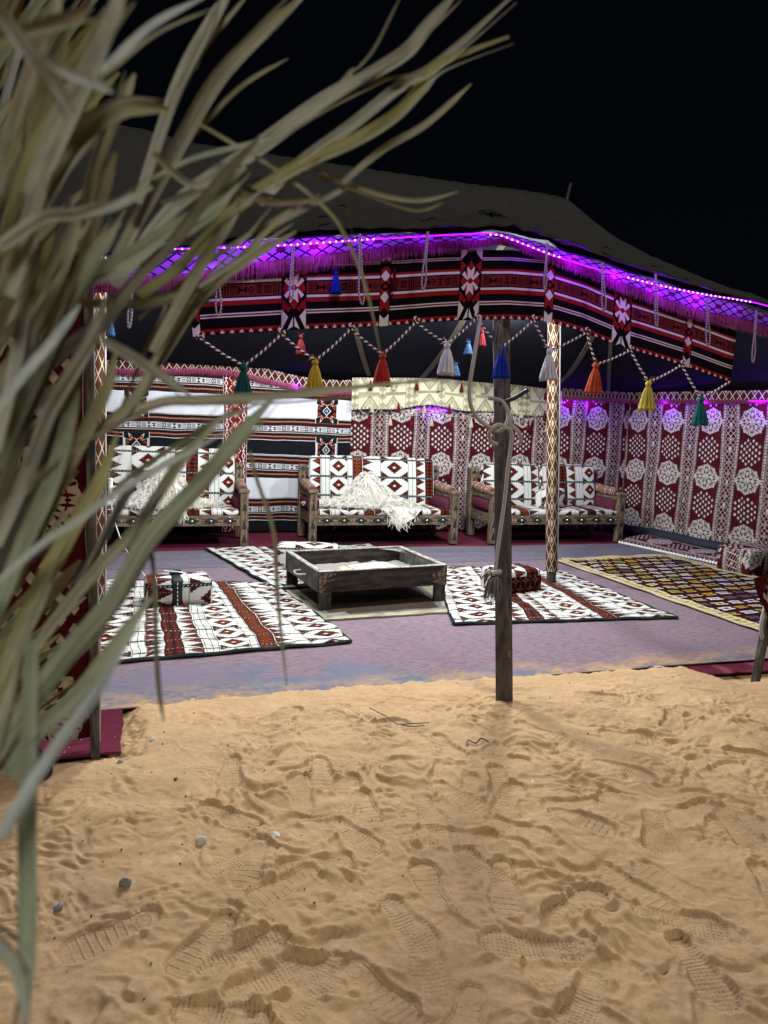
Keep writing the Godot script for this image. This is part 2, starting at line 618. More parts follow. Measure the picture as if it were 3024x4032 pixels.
func valance_cloth() -> Image:
	# black valance with red and white bands, 0.9 x 0.345 m
	var bk := c8(16, 12, 14)
	var red := c8(150, 30, 30)
	var dr := c8(120, 40, 34)
	var w := c8(226, 222, 214)
	var im := cv(1024, 420, bk)
	for q: Array in [[44, 6, w], [50, 6, dr], [56, 5, w], [113, 14, red], [127, 15, w], [150, 66, dr], [224, 14, w], [240, 24, red], [306, 7, w], [313, 9, dr], [322, 7, w], [389, 30, red]]:
		R(im, 0, q[0], 1024, q[1], q[2])
	for i in 18:
		var x := i * 44.0 + (42.0 if i < 9 else 196.0)
		match i % 6:
			0:
				for k in 5:
					R(im, x + 4, 156 + k * 11, 34, 5, bk)
				R(im, x + 18, 156, 6, 50, bk)
			1:
				R(im, x + 4, 162, 36, 42, bk)
				R(im, x + 10, 170, 24, 26, dr)
				R(im, x + 15, 166, 5, 28, bk)
				R(im, x + 24, 166, 5, 28, bk)
			2:
				for k in 3:
					R(im, x + 6 + k * 13, 156, 7, 54, bk)
			3:
				for k in 20:
					R(im, x + 2 + (k % 5) * 9, 158 + (k / 5) * 13, 6, 9, bk)
			4:
				P(im, [Vector2(x, 162), Vector2(x + 20, 183), Vector2(x, 204)], bk)
				P(im, [Vector2(x + 44, 162), Vector2(x + 24, 183), Vector2(x + 44, 204)], bk)
				disc(im, x + 22, 183, 7, bk)
			5:
				dia(im, x + 22, 183, 20, 24, bk)
				dia(im, x + 22, 183, 13, 16, dr)
				dia(im, x + 22, 183, 6, 8, bk)
	for i in 41:
		P(im, [Vector2(i * 25, 417), Vector2(i * 25 + 12, 396), Vector2(i * 25 + 25, 417)], w if i % 2 else bk)
	R(im, 0, 416, 1024, 4, bk)
	# tall star panel
	R(im, 444, 0, 136, 420, bk)
	P(im, [Vector2(512, 60), Vector2(574, 185), Vector2(512, 310), Vector2(450, 185)], red)
	for s: float in [-1.0, 1.0]:
		P(im, [Vector2(512 + s * 64, 60), Vector2(512 + s * 64, 140), Vector2(512 + s * 30, 92)], red)
		P(im, [Vector2(512 + s * 64, 240), Vector2(512 + s * 64, 320), Vector2(512 + s * 30, 280)], red)
		P(im, [Vector2(512 + s * 66, 300), Vector2(512 + s * 66, 420), Vector2(512 + s * 30, 345)], w)
		P(im, [Vector2(512 + s * 4, 345), Vector2(512 + s * 34, 418), Vector2(512 + s * 4, 400)], w)
		P(im, [Vector2(512 + s * 66, 0), Vector2(512 + s * 66, 60), Vector2(512 + s * 30, 20), Vector2(512 + s * 30, 0)], w)
		P(im, [Vector2(512, 124), Vector2(512 + s * 24, 96), Vector2(512 + s * 15, 183), Vector2(512 + s * 24, 270), Vector2(512, 242)], w)
		for e: float in [-1.0, 1.0]:
			P(im, [Vector2(512 + s * 8, 183 + e * 4), Vector2(512 + s * 40, 183 + e * 58), Vector2(512 + s * 54, 183 + e * 40), Vector2(512 + s * 44, 183 + e * 28), Vector2(512 + s * 14, 183)], w)
		P(im, [Vector2(512 + s * 30, 318), Vector2(512 + s * 12, 290), Vector2(512 + s * 48, 290)], red)
	disc(im, 512, 183, 17, red)
	disc(im, 512, 183, 8, dr)
	# slim panel on the seam
	for xo: float in [0.0, 1024.0]:
		R(im, xo - 32, 0, 64, 420, bk)
		R(im, xo - 27, 0, 54, 420, red)
		R(im, xo - 27, 0, 54, 44, w)
		P(im, [Vector2(xo - 27, 60), Vector2(xo, 30), Vector2(xo + 27, 60), Vector2(xo + 27, 92), Vector2(xo, 72), Vector2(xo - 27, 92)], bk)
		dia(im, xo, 130, 27, 34, w)
		dia(im, xo, 190, 34, 34, bk)
		dia(im, xo, 190, 13, 15, red)
		dia(im, xo, 252, 27, 34, w)
		P(im, [Vector2(xo - 27, 345), Vector2(xo, 312), Vector2(xo + 27, 345), Vector2(xo + 27, 372), Vector2(xo - 27, 372)], bk)
		P(im, [Vector2(xo - 27, 352), Vector2(xo, 378), Vector2(xo + 27, 352), Vector2(xo + 27, 420), Vector2(xo - 27, 420)], w)
	return im

func trim_cloth() -> Image:
	# white tape with a black lattice, 0.2 x 0.11 m
	var im := cv(400, 220, c8(222, 214, 222))
	var bk := c8(24, 14, 22)
	for k in range(-2, 4):
		ln(im, Vector2(k * 100, 0), Vector2(k * 100 + 200, 220), 13, bk)
		ln(im, Vector2(k * 100 + 200, 0), Vector2(k * 100, 220), 13, bk)
	for x: float in [100, 300]:
		dia(im, x, 110, 34, 38, c8(104, 24, 60))
		dia(im, x, 110, 20, 22, c8(140, 50, 80))
	R(im, 0, 0, 400, 8, c8(120, 40, 90))
	R(im, 0, 210, 400, 10, c8(120, 30, 70))
	return im

func lattice(bg: Color, line: Color, lone: Color) -> Image:
	var im := cv(256, 256, bg)
	for k in range(-1, 3):
		ln(im, Vector2(k * 128, -2), Vector2(k * 128 + 128, 258), 15, line)
		ln(im, Vector2(k * 128 + 128, -2), Vector2(k * 128, 258), 15, line)
	dia(im, 64, 0, 30, 62, lone)
	dia(im, 64, 256, 30, 62, lone)
	return im

func cream_band() -> Image:
	# cream hanging with dark chevrons, 0.8 x 0.38 m
	var cr := c8(216, 210, 176)
	var dk := c8(62, 54, 40)
	var im := cv(1024, 486, cr)
	for q in 5:
		R(im, 0, 226 + q * 9, 1024, 4, dk)
	for k in 2:
		var x := 300.0 + k * 400.0
		for z in 4:
			var f := 1.0 - z * 0.15
			for s: float in [-1.0, 1.0]:
				for e: float in [-1.0, 1.0]:
					ln(im, Vector2(x - 150 * f * s, 243 + e * 235), Vector2(x - s * 40 * f + s * 40, 243 + e * (235 - 195 * f)), 6 if z else 12, dk)
	for xo: float in [50.0, 512.0, 974.0]:
		R(im, xo - 62, 0, 124, 486, cr)
		R(im, xo - 62, 0, 5, 486, dk)
		R(im, xo + 57, 0, 5, 486, dk)
		for k in 4:
			var y := 60.0 + 122.0 * k
			dia(im, xo, y, 54, 58, dk)
			dia(im, xo, y, 44, 48, cr)
			dia(im, xo, y, 34, 36, dk)
			dia(im, xo, y, 25, 27, cr)
			dia(im, xo, y, 14, 15, dk)
	for k in 16:
		dia(im, 32 + k * 64, 14, 14, 12, dk)
		dia(im, 32 + k * 64, 472, 14, 12, dk)
	return im

func dash_rug() -> Image:
	# maroon rug of staggered dashes with a cream border, whole rug 1.6 x 2.85 m
	var im := cv(1024, 1824, c8(52, 12, 18))
	var tones := [c8(216, 204, 156), c8(228, 226, 220), c8(198, 160, 64), c8(210, 214, 216), c8(164, 170, 80), c8(214, 200, 150)]
	for j in 19:
		for i in 10:
			var x := i * 106.0 + (53.0 if j % 2 else 0.0)
			var y := 62.0 + j * 92.0
			var c: Color = tones[rng.randi() % 6]
			if rng.randf() < 0.12:
				c = c8(84, 84, 112)
			R(im, x + 8, y, 78, 46, c.darkened(rng.randf() * 0.15))
			R(im, x + 8, y + 18, 14, 11, c8(52, 12, 18))
			R(im, x + 72, y + 18, 14, 11, c8(52, 12, 18))
			R(im, x + 32, y + 12, 30, 22, c8(40, 18, 22))
			R(im, x + 40, y + 18, 14, 11, c.lightened(0.1) if rng.randf() < 0.6 else c8(78, 80, 112))
	for q: Array in [[0, 0, 74, 1824], [950, 0, 74, 1824], [0, 0, 1024, 60], [0, 1764, 1024, 60]]:
		R(im, q[0], q[1], q[2], q[3], c8(214, 204, 158))
	for k in 46:
		for x: float in [12, 962]:
			R(im, x, k * 40.0, 50, 8, c8(72, 44, 30))
			R(im, x + 8, k * 40.0 + 14, 34, 12, c8(196, 158, 52) if k % 3 else c8(90, 50, 40))
	for k in 26:
		for y: float in [8, 1772]:
			R(im, k * 40.0, y, 8, 44, c8(72, 44, 30))
			R(im, k * 40.0 + 14, y + 8, 12, 26, c8(196, 158, 52))
	return im

func kilim() -> Image:
	var im := cv(256, 256, c8(132, 84, 66))
	var tones := [c8(196, 186, 164), c8(98, 48, 44), c8(128, 128, 136), c8(160, 98, 66), c8(60, 34, 40), c8(206, 196, 180)]
	for j in 8:
		for k in 8:
			var c: Color = tones[(j * 2 + k / 3) % 6]
			P(im, [Vector2(k * 32, j * 32 + 16), Vector2(k * 32 + 16, j * 32), Vector2(k * 32 + 32, j * 32 + 16), Vector2(k * 32 + 16, j * 32 + 22)], c)
			ln(im, Vector2(k * 32, j * 32 + 16), Vector2(k * 32 + 16, j * 32), 3, c8(214, 206, 190))
			ln(im, Vector2(k * 32 + 16, j * 32), Vector2(k * 32 + 32, j * 32 + 16), 3, c8(214, 206, 190))
	return im

func streaks(w: int, h: int, lo: Color, hi: Color, sx: float, sy: float, sd: int, knots := 0) -> Image:
	# wood grain along the picture's height
	fn.seed = sd
	fn.frequency = 1.0
	fn.fractal_octaves = 4
	var im := Image.create(w, h, false, Image.FORMAT_RGBA8)
	var kn := []
	for k in knots:
		kn.append(Vector2(rng.randf() * w, rng.randf() * h))
	for y in h:
		for x in w:
			var q := fn.get_noise_2d(x * sx, y * sy) * 0.9 + 0.5
			q += fn.get_noise_2d(x * sx * 6.0 + 300.0, y * sy * 3.0) * 0.35
			for k: Vector2 in kn:
				var d := Vector2(x - k.x, (y - k.y) * 0.6).length()
				if d < 14.0:
					q -= 0.5 * (1.0 - d / 14.0)
			im.set_pixel(x, y, lo.lerp(hi, clampf(q, 0.0, 1.0)))
	return im

func felt(w: int, h: int, base: Color, alt: Color, sd: int, stain: Callable) -> Image:
	fn.seed = sd
	fn.frequency = 1.0
	fn.fractal_octaves = 4
	var im := Image.create(w, h, false, Image.FORMAT_RGBA8)
	for y in h:
		for x in w:
			var q := fn.get_noise_2d(x * 0.012, y * 0.02)
			var c := base.lerp(alt, clampf(0.5 + q * 0.9, 0.0, 1.0))
			c = c.darkened(clampf(fn.get_noise_2d(x * 0.11 + 90.0, y * 0.35) * 0.25 + 0.03, 0.0, 0.2))
			im.set_pixel(x, y, stain.call(c, float(x) / w, float(y) / h, q))
	return im

func wood_mat(t: Texture2D, scale: float, rough := 0.75, relief := 0.3) -> StandardMaterial3D:
	var m := StandardMaterial3D.new()
	m.albedo_texture = t
	m.roughness = rough
	m.metallic_specular = 0.3
	m.uv1_triplanar = true
	m.uv1_world_triplanar = true
	m.uv1_scale = Vector3.ONE * scale
	m.heightmap_enabled = true
	m.heightmap_texture = t
	m.heightmap_scale = relief
	return m

# ---------------------------------------------------------------- tent outline (metres)
const EAVE := [[-1.7, 1.95], [-0.3, 2.11], [0.05, 2.175], [0.35, 2.26], [0.92, 2.345], [1.45, 2.41], [1.62, 2.43], [1.85, 2.405], [2.1, 2.36], [2.3, 2.315], [2.8, 2.24], [3.3, 2.175], [4.5, 2.03], [6.9, 1.85]]
const HEM := [[0.05, 1.79], [0.22, 1.817], [0.55, 1.861], [0.98, 1.912], [1.46, 1.978], [1.68, 2.0], [1.9, 2.004], [2.12, 1.968], [2.35, 1.903], [2.77, 1.831], [3.2, 1.745]]
const RIDGE := [[-1.7, 2.1], [-1.2, 2.9], [-0.5, 3.44], [0.2, 3.43], [2.3, 3.425], [3.29, 3.42], [3.6, 3.22], [4.16, 3.04], [5.0, 2.85], [5.56, 2.74], [6.5, 2.3], [6.9, 2.0]]
const DROP := [[-1.7, 0.108], [0.35, 0.106], [0.92, 0.088], [1.25, 0.058], [1.42, 0.046], [1.62, 0.036], [1.87, 0.066], [2.49, 0.085], [3.1, 0.092], [6.9, 0.095]]
const FRINGE := [[-1.7, 0.078], [0.92, 0.076], [1.4, 0.060], [1.62, 0.030], [1.87, 0.048], [2.5, 0.066], [3.1, 0.072], [6.9, 0.075]]
const LED_PATH := [[-0.3, 2.12], [-0.04, 2.155], [0.48, 2.225], [0.95, 2.305], [1.39, 2.375], [1.57, 2.39], [1.87, 2.324], [2.35, 2.252], [2.8, 2.212], [3.19, 2.195], [3.8, 2.11], [4.6, 1.98]]

func roof_at(x: float, t: float, drop := 0.0) -> Vector3:
	# t 0 at the front eave, 1 on the ridge, 2 at the back eave
	var e := interp(EAVE, x)
	var r := interp(RIDGE, x)
	if t <= 1.0:
		var y := lerpf(e, r, t) - 0.13 * sin(PI * t) * clampf(r - e, 0.0, 1.0)
		y += 0.075 * exp(-(pow((x - 1.62) / 0.16, 2.0) + pow((t - 0.16) / 0.10, 2.0)))
		y += 0.016 * sin(x * 7.0 + t * 3.0) * sin(PI * t) + 0.004 * sin(x * 41.0 + t * 9.0)
		var far := Vector2((x - 1.62) / 1.1, (t - 0.12) * 2.2)
		y += 0.014 * sin(far.angle() * 15.0) * exp(-far.length_squared() * 2.2) * smoothstep(0.05, 0.25, far.length())
		return Vector3(x, y - drop, lerpf(-3.30, -5.7, t))
	var s := t - 1.0
	return Vector3(x, lerpf(r, 2.0, s) - 0.16 * sin(PI * s) * clampf(r - 2.0, 0.0, 1.0) - drop, lerpf(-5.7, -8.95, s))

# ---------------------------------------------------------------- sand
const FX0 := -0.75
const FZ0 := -3.85
const FW := 4.4
const FD := 3.2

func floor_dist(x: float, z: float) -> float:
	# how far outside the carpeted floor a point lies (negative on the floor)
	var f := func(x0: float, x1: float, z0: float, z1: float) -> float:
		return maxf(maxf(x0 - x, x - x1), maxf(z0 - z, z - z1))
	var d: float = minf(f.call(-1.7, 6.9, -9.2, -3.60 - 0.035 * sin(x * 1.7)), f.call(-1.7, -0.19, -9.2, -3.04))
	d = minf(d, f.call(3.2 + (-3.23 - z) * -0.35, 6.9, -9.2, -3.22))
	return d

var bumps: Image
var fine: FastNoiseLite
var prints := []

func step_mark(hx: float, hz: float, tx: float, tz: float, kind: int, fresh := 1.0) -> void:
	prints.append([Vector2(hx, hz), Vector2(tx, tz), kind, fresh * rng.randf_range(0.75, 1.1)])

func sole(l: float) -> float:
	# half width of a sole, l from heel 0 to toe 1
	if l < 0.0 or l > 1.0:
		return -1.0
	var w := 0.041 + 0.012 * smoothstep(0.4, 0.75, l) - 0.004 * sin(PI * clampf(l / 0.6, 0.0, 1.0))
	if l < 0.14:
		w *= sqrt(maxf(0.0, 1.0 - pow((0.14 - l) / 0.14, 2.0)))
	if l > 0.78:
		w *= sqrt(maxf(0.0, 1.0 - pow((l - 0.78) / 0.22, 2.0)))
	return w

func sand_low(x: float, z: float) -> float:
	return 0.020 * fine.get_noise_2d(x * 1.8, z * 3.0)

func sand_height(x: float, z: float) -> float:
	var wx := x + 0.16 * fine.get_noise_2d(x * 2.2, z * 2.2 + 50.0)
	var wz := z + 0.16 * fine.get_noise_2d(x * 2.2 + 90.0, z * 2.2)
	var h := sand_low(x, z)
	var rd := 1.0 - absf(fine.get_noise_2d(wx * 4.2 + 7.0, wz * 6.5)) * 2.4
	h += 0.0115 * rd * clampf(fine.get_noise_2d(x * 1.6 + 30.0, z * 1.6) * 2.0 + 0.8, 0.2, 1.3)
	h += 0.0072 * (1.0 - absf(fine.get_noise_2d(wx * 9.0 + 70.0, wz * 12.0)) * 2.2) * clampf(fine.get_noise_2d(x * 2.3 - 60.0, z * 2.3) * 2.0 + 0.6, 0.0, 1.3)
	h += 0.0018 * fine.get_noise_2d(x * 26.0, z * 30.0)
	return h

func build_sand() -> void:
	fine = FastNoiseLite.new()
	fine.seed = 11
	fine.frequency = 1.0
	fine.fractal_octaves = 3
	fine.noise_type = FastNoiseLite.TYPE_SIMPLEX_SMOOTH
	var nx := 600
	var nz := 436
	var xs := PackedFloat32Array()
	var zs := PackedFloat32Array()
	for q: float in [-240.0, -90.0, -35.0, -14.0, -6.0, -3.0, -1.95, -1.72, -1.3, -0.95]:
		xs.append(q)
	for i in nx + 1:
		xs.append(FX0 + FW * i / nx)
	for q: float in [3.9, 4.4, 5.2, 6.8, 6.92, 7.2, 9.0, 15.0, 36.0, 90.0, 240.0]:
		xs.append(q)
	for q: float in [-240.0, -90.0, -36.0, -16.0, -9.6, -9.22, -9.1, -6.0, -4.4, -4.0]:
		zs.append(q)
	for i in nz + 1:
		zs.append(FZ0 + FD * i / nz)
	for q: float in [-0.4, 0.2, 1.5, 4.0, 10.0, 30.0, 90.0, 240.0]:
		zs.append(q)
	var w := xs.size()
	var hs := PackedFloat32Array()
	hs.resize(w * zs.size())
	for j in zs.size():
		for i in w:
			hs[j * w + i] = sand_height(xs[i], zs[j])
	# shoe prints: the hollow and its rim in the mesh, the tread in the relief picture
	var base := FastNoiseLite.new()
	base.seed = 3
	base.frequency = 0.03
	base.fractal_octaves = 4
	bumps = base.get_image(2048, 2048, false, false, true)
	bumps.convert(Image.FORMAT_RGBA8)
	bumps.adjust_bcs(1.0, 0.12, 1.0)
	for pr: Array in prints:
		var a: Vector2 = pr[0]
		var b: Vector2 = pr[1]
		var d := (b - a).normalized()
		var ln_ := maxf(a.distance_to(b), 0.25)
		var s := d.orthogonal()
		var deep := 0.0042 + 0.003 * rng.randf()
		var mid := (a + b) * 0.5
		var i0 := int((mid.x - 0.24 - FX0) / FW * nx) + 10
		var j0 := int((mid.y - 0.24 - FZ0) / FD * nz) + 11
		for j in range(maxi(11, j0), mini(11 + nz, j0 + 68)):
			for i in range(maxi(10, i0), mini(10 + nx, i0 + 68)):
				var q := Vector2(xs[i], zs[j]) - a
				var l := q.dot(d) / ln_
				var e := absf(q.dot(s)) - maxf(sole(clampf(l, 0.02, 0.98)), 0.004)
				if l < 0.0:
					e = maxf(e, -l * ln_)
				if l > 1.0:
					e = maxf(e, (l - 1.0) * ln_)
				var k := j * w + i
				if e < 0.05:
					var inside := 1.0 - smoothstep(-0.005, 0.003, e)
					var lo := sand_low(xs[i], zs[j])
					hs[k] = lerpf(hs[k], lo + (hs[k] - lo) * 0.22 - deep * (0.7 + 0.5 * l) * pr[3], inside * 0.95)
					hs[k] += 0.0045 * exp(-pow((e - 0.009) / 0.008, 2.0)) * pr[3]
		for py in range(0, 220):
			for px in range(0, 220):
				var wx := mid.x - 0.22 + px * 0.002
				var wz := mid.y - 0.22 + py * 0.002
				var ix := int((wx - FX0) / FW * 2048.0)
				var iy := int((wz - FZ0) / FD * 2048.0)
				if ix < 0 or iy < 0 or ix > 2047 or iy > 2047:
					continue
				var q := Vector2(wx, wz) - a
				var l := q.dot(d) / ln_
				var off := q.dot(s)
				var e := absf(off) - sole(l)
				if l < 0.0 or l > 1.0 or e > 0.0:
					continue
				var h := 0.0
				if pr[2] == 0:
					var c := Vector2(q.dot(d) - 0.045, off).length()
					if c < 0.034:
						h = 0.5 * maxf(0.0, cos(c / 0.010 * PI)) 
					elif fposmod(q.dot(d), 0.024) < 0.005 and e < -0.006:
						h = 0.7 if int(off * 90.0 + 40.0) % 2 == 0 or l > 0.55 else 0.4
					if e > -0.008 and e < -0.004:
						h = 0.6
				else:
					var u := q.dot(d) + 1.6 * off * off
					h = 0.9 * maxf(0.0, cos(u / 0.0125 * TAU))
					if l > 0.5:
						h *= 0.55 + 0.45 * signf(cos(off / 0.013 * TAU))
					if l < 0.3 and absf(off) < 0.016 and l > 0.08:
						h = 0.5 if absf(absf(off) - 0.012) < 0.004 else 0.1
				var worn := clampf(fine.get_noise_2d(wx * 9.0, wz * 9.0) * 1.5 + 0.75, 0.15, 1.0)
				var g := clampf(bumps.get_pixel(ix, iy).r + (h * worn - 0.12) * 0.42 * pr[3], 0.0, 1.0)
				bumps.set_pixel(ix, iy, Color(g, g, g))
	for j in zs.size():
		for i in w:
			var d2 := floor_dist(xs[i], zs[j])
			var wob := 0.05 * fine.get_noise_2d(xs[i] * 5.0, zs[j] * 5.0) + 0.02 * fine.get_noise_2d(xs[i] * 21.0, zs[j] * 21.0)
			var k := j * w + i
			var on := smoothstep(-0.06, 0.10, d2 + wob)
			hs[k] = lerpf(-0.04, hs[k] * smoothstep(-0.02, 0.5, d2) + 0.016, on)
	var V := PackedVector3Array()
	var N := PackedVector3Array()
	var U := PackedVector2Array()
	var I := PackedInt32Array()
	for j in zs.size():
		for i in w:
			V.append(Vector3(xs[i], hs[j * w + i], zs[j]))
			var ia := maxi(i - 1, 0)
			var ib := mini(i + 1, w - 1)
			var ja := maxi(j - 1, 0)
			var jb := mini(j + 1, zs.size() - 1)
			N.append(Vector3(-(hs[j * w + ib] - hs[j * w + ia]) / (xs[ib] - xs[ia]), 1.0, -(hs[jb * w + i] - hs[ja * w + i]) / (zs[jb] - zs[ja])).normalized())
			U.append(Vector2((xs[i] - FX0) / FW, (zs[j] - FZ0) / FD))
	for j in zs.size() - 1:
		for i in w - 1:
			var a := j * w + i
			I.append_array(PackedInt32Array([a, a + 1, a + w + 1, a, a + w + 1, a + w]))
	var arr := []
	arr.resize(Mesh.ARRAY_MAX)
	arr[Mesh.ARRAY_VERTEX] = V
	arr[Mesh.ARRAY_NORMAL] = N
	arr[Mesh.ARRAY_TEX_UV] = U
	arr[Mesh.ARRAY_INDEX] = I
	var mesh := ArrayMesh.new()
	mesh.add_surface_from_arrays(Mesh.PRIMITIVE_TRIANGLES, arr)
	var m := StandardMaterial3D.new()
	m.albedo_color = Color(0.415 / 0.80, 0.278 / 0.80, 0.150 / 0.80).linear_to_srgb()
	m.roughness = 0.95
	m.metallic_specular = 0.15
	var sp := FastNoiseLite.new()
	sp.seed = 8
	sp.frequency = 0.35
	sp.fractal_octaves = 5
	sp.fractal_lacunarity = 0.35
	sp.fractal_gain = 0.9
	var speck := sp.get_image(2048, 2048, false, false, true)
	speck.convert(Image.FORMAT_RGBA8)
	speck.adjust_bcs(1.0, 0.13, 1.0)
	speck.adjust_bcs(1.8, 1.0, 1.0)
	m.albedo_texture = ImageTexture.create_from_image(speck)
	m.heightmap_enabled = true
	m.heightmap_texture = ImageTexture.create_from_image(bumps)
	m.heightmap_scale = 1.25
	m.texture_repeat = false
	put("sand_ground", mesh, m, self, "structure")

func sand_y(x: float, z: float) -> float:
	return sand_height(x, z) * smoothstep(-0.02, 0.5, floor_dist(x, z)) + 0.016

# ---------------------------------------------------------------- rugs and carpets
func rug(called: String, label: String, category: String, c: Array, y: float, mat: Material, size: Vector2, thick := 0.008, ripple := 0.004, kind := "", uvrot := false, group := "") -> Node3D:
	# c: corners left front, right front, right back, left back as (x, z)
	var b := MB.new()
	var at := func(u: float, v: float) -> Vector3:
		var p: Vector2 = (c[0] as Vector2).lerp(c[1], u).lerp((c[3] as Vector2).lerp(c[2], u), v)
		var h := ripple * (0.6 + fine.get_noise_2d(p.x * 2.2, p.y * 2.2) + 0.5 * fine.get_noise_2d(p.x * 7.0, p.y * 7.0))
		var wob := 0.022 * fine.get_noise_2d(p.x * 3.0, p.y * 3.0 + 20.0)
		return Vector3(p.x + wob, y + thick + maxf(h, 0.0), p.y + wob)
	var uv := func(u: float, v: float) -> Vector2:
		var q := Vector2(u * size.x, size.y - v * size.y)
		return Vector2(q.y, q.x) if uvrot else q
	b.cloth(26, 26, at, uv, thick)
	var o := put(called, b.done(), mat, self)
	return tag(o, label, category, group, kind)

# ---------------------------------------------------------------- furniture
func diamond_panel(w: float, h: float, d: float) -> ArrayMesh:
	# shallow faceted lozenge standing in the xy plane, facing +z
	var b := MB.new()
	var p := [Vector3(-w, 0, 0), Vector3(0, -h, 0), Vector3(w, 0, 0), Vector3(0, h, 0)]
	for k in 4:
		var a: Vector3 = p[k]
		var c: Vector3 = p[(k + 1) % 4]
		var off := Vector3(0, 0, d)
		b.face(a, c, c * 0.86 + off, a * 0.86 + off, Vector3(a.x + c.x, a.y + c.y, 0.01))
		b.tri_to(a * 0.86 + off, c * 0.86 + off, off * 0.6, Vector3(0, 0, 1))
	return b.done()

func triangle_panel(w: float, h: float, d: float) -> ArrayMesh:
	var b := MB.new()
	var p := [Vector3(-w, -h, 0), Vector3(w, -h, 0), Vector3(0, h, 0)]
	for k in 3:
		var a: Vector3 = p[k]
		var c: Vector3 = p[(k + 1) % 3]
		var off := Vector3(0, 0, d)
		b.face(a, c, c * 0.88 + off, a * 0.88 + off, Vector3(a.x + c.x, a.y + c.y, 0.01))
		b.tri_to(a * 0.88 + off, c * 0.88 + off, off * 0.6, Vector3(0, 0, 1))
	return b.done()

func pad(size: Vector3, soft: float, uvs: Vector2, bulge := 0.012) -> ArrayMesh:
	# a stuffed box with rounded edges; the pattern runs over the top and down the front
	var b := MB.new()
	var h := size * 0.5
	var round_ := func(p: Vector3) -> Vector3:
		var q := p.clamp(-h + Vector3.ONE * soft, h - Vector3.ONE * soft)
		var d := (p - q)
		var r := q + (d.normalized() * soft if d.length() > 0.0001 else Vector3.ZERO)
		var f := Vector3(1.0 - pow(absf(p.x) / h.x, 2.0), 1.0 - pow(absf(p.y) / h.y, 2.0), 1.0 - pow(absf(p.z) / h.z, 2.0))
		return r + Vector3(signf(p.x) * f.y * f.z, signf(p.y) * f.x * f.z, signf(p.z) * f.x * f.y) * bulge * (1.0 if absf(p.x) == h.x or absf(p.y) == h.y or absf(p.z) == h.z else 0.0)
	var sides := [[Vector3(-1, -1, 1), Vector3(2, 0, 0), Vector3(0, 2, 0)], [Vector3(-1, 1, 1), Vector3(2, 0, 0), Vector3(0, 0, -2)], [Vector3(1, -1, 1), Vector3(0, 0, -2), Vector3(0, 2, 0)], [Vector3(-1, -1, -1), Vector3(0, 0, 2), Vector3(0, 2, 0)], [Vector3(1, -1, -1), Vector3(-2, 0, 0), Vector3(0, 2, 0)], [Vector3(-1, -1, -1), Vector3(2, 0, 0), Vector3(0, 0, 2)]]
	for s: Array in sides:
		var at := func(u: float, v: float) -> Vector3:
			var uu := u
			var vv := v
			return (round_ as Callable).call(((s[0] as Vector3) + (s[1] as Vector3) * uu + (s[2] as Vector3) * vv) * h)
		var uv := func(u: float, v: float) -> Vector2:
			var p := ((s[0] as Vector3) + (s[1] as Vector3) * u + (s[2] as Vector3) * v) * h
			return Vector2((p.x if absf(s[1].x) > 0.0 else p.z) + uvs.x, -p.y - h.z + p.z + uvs.y)
		b.grid(12, 8, at, uv)
	return b.done()

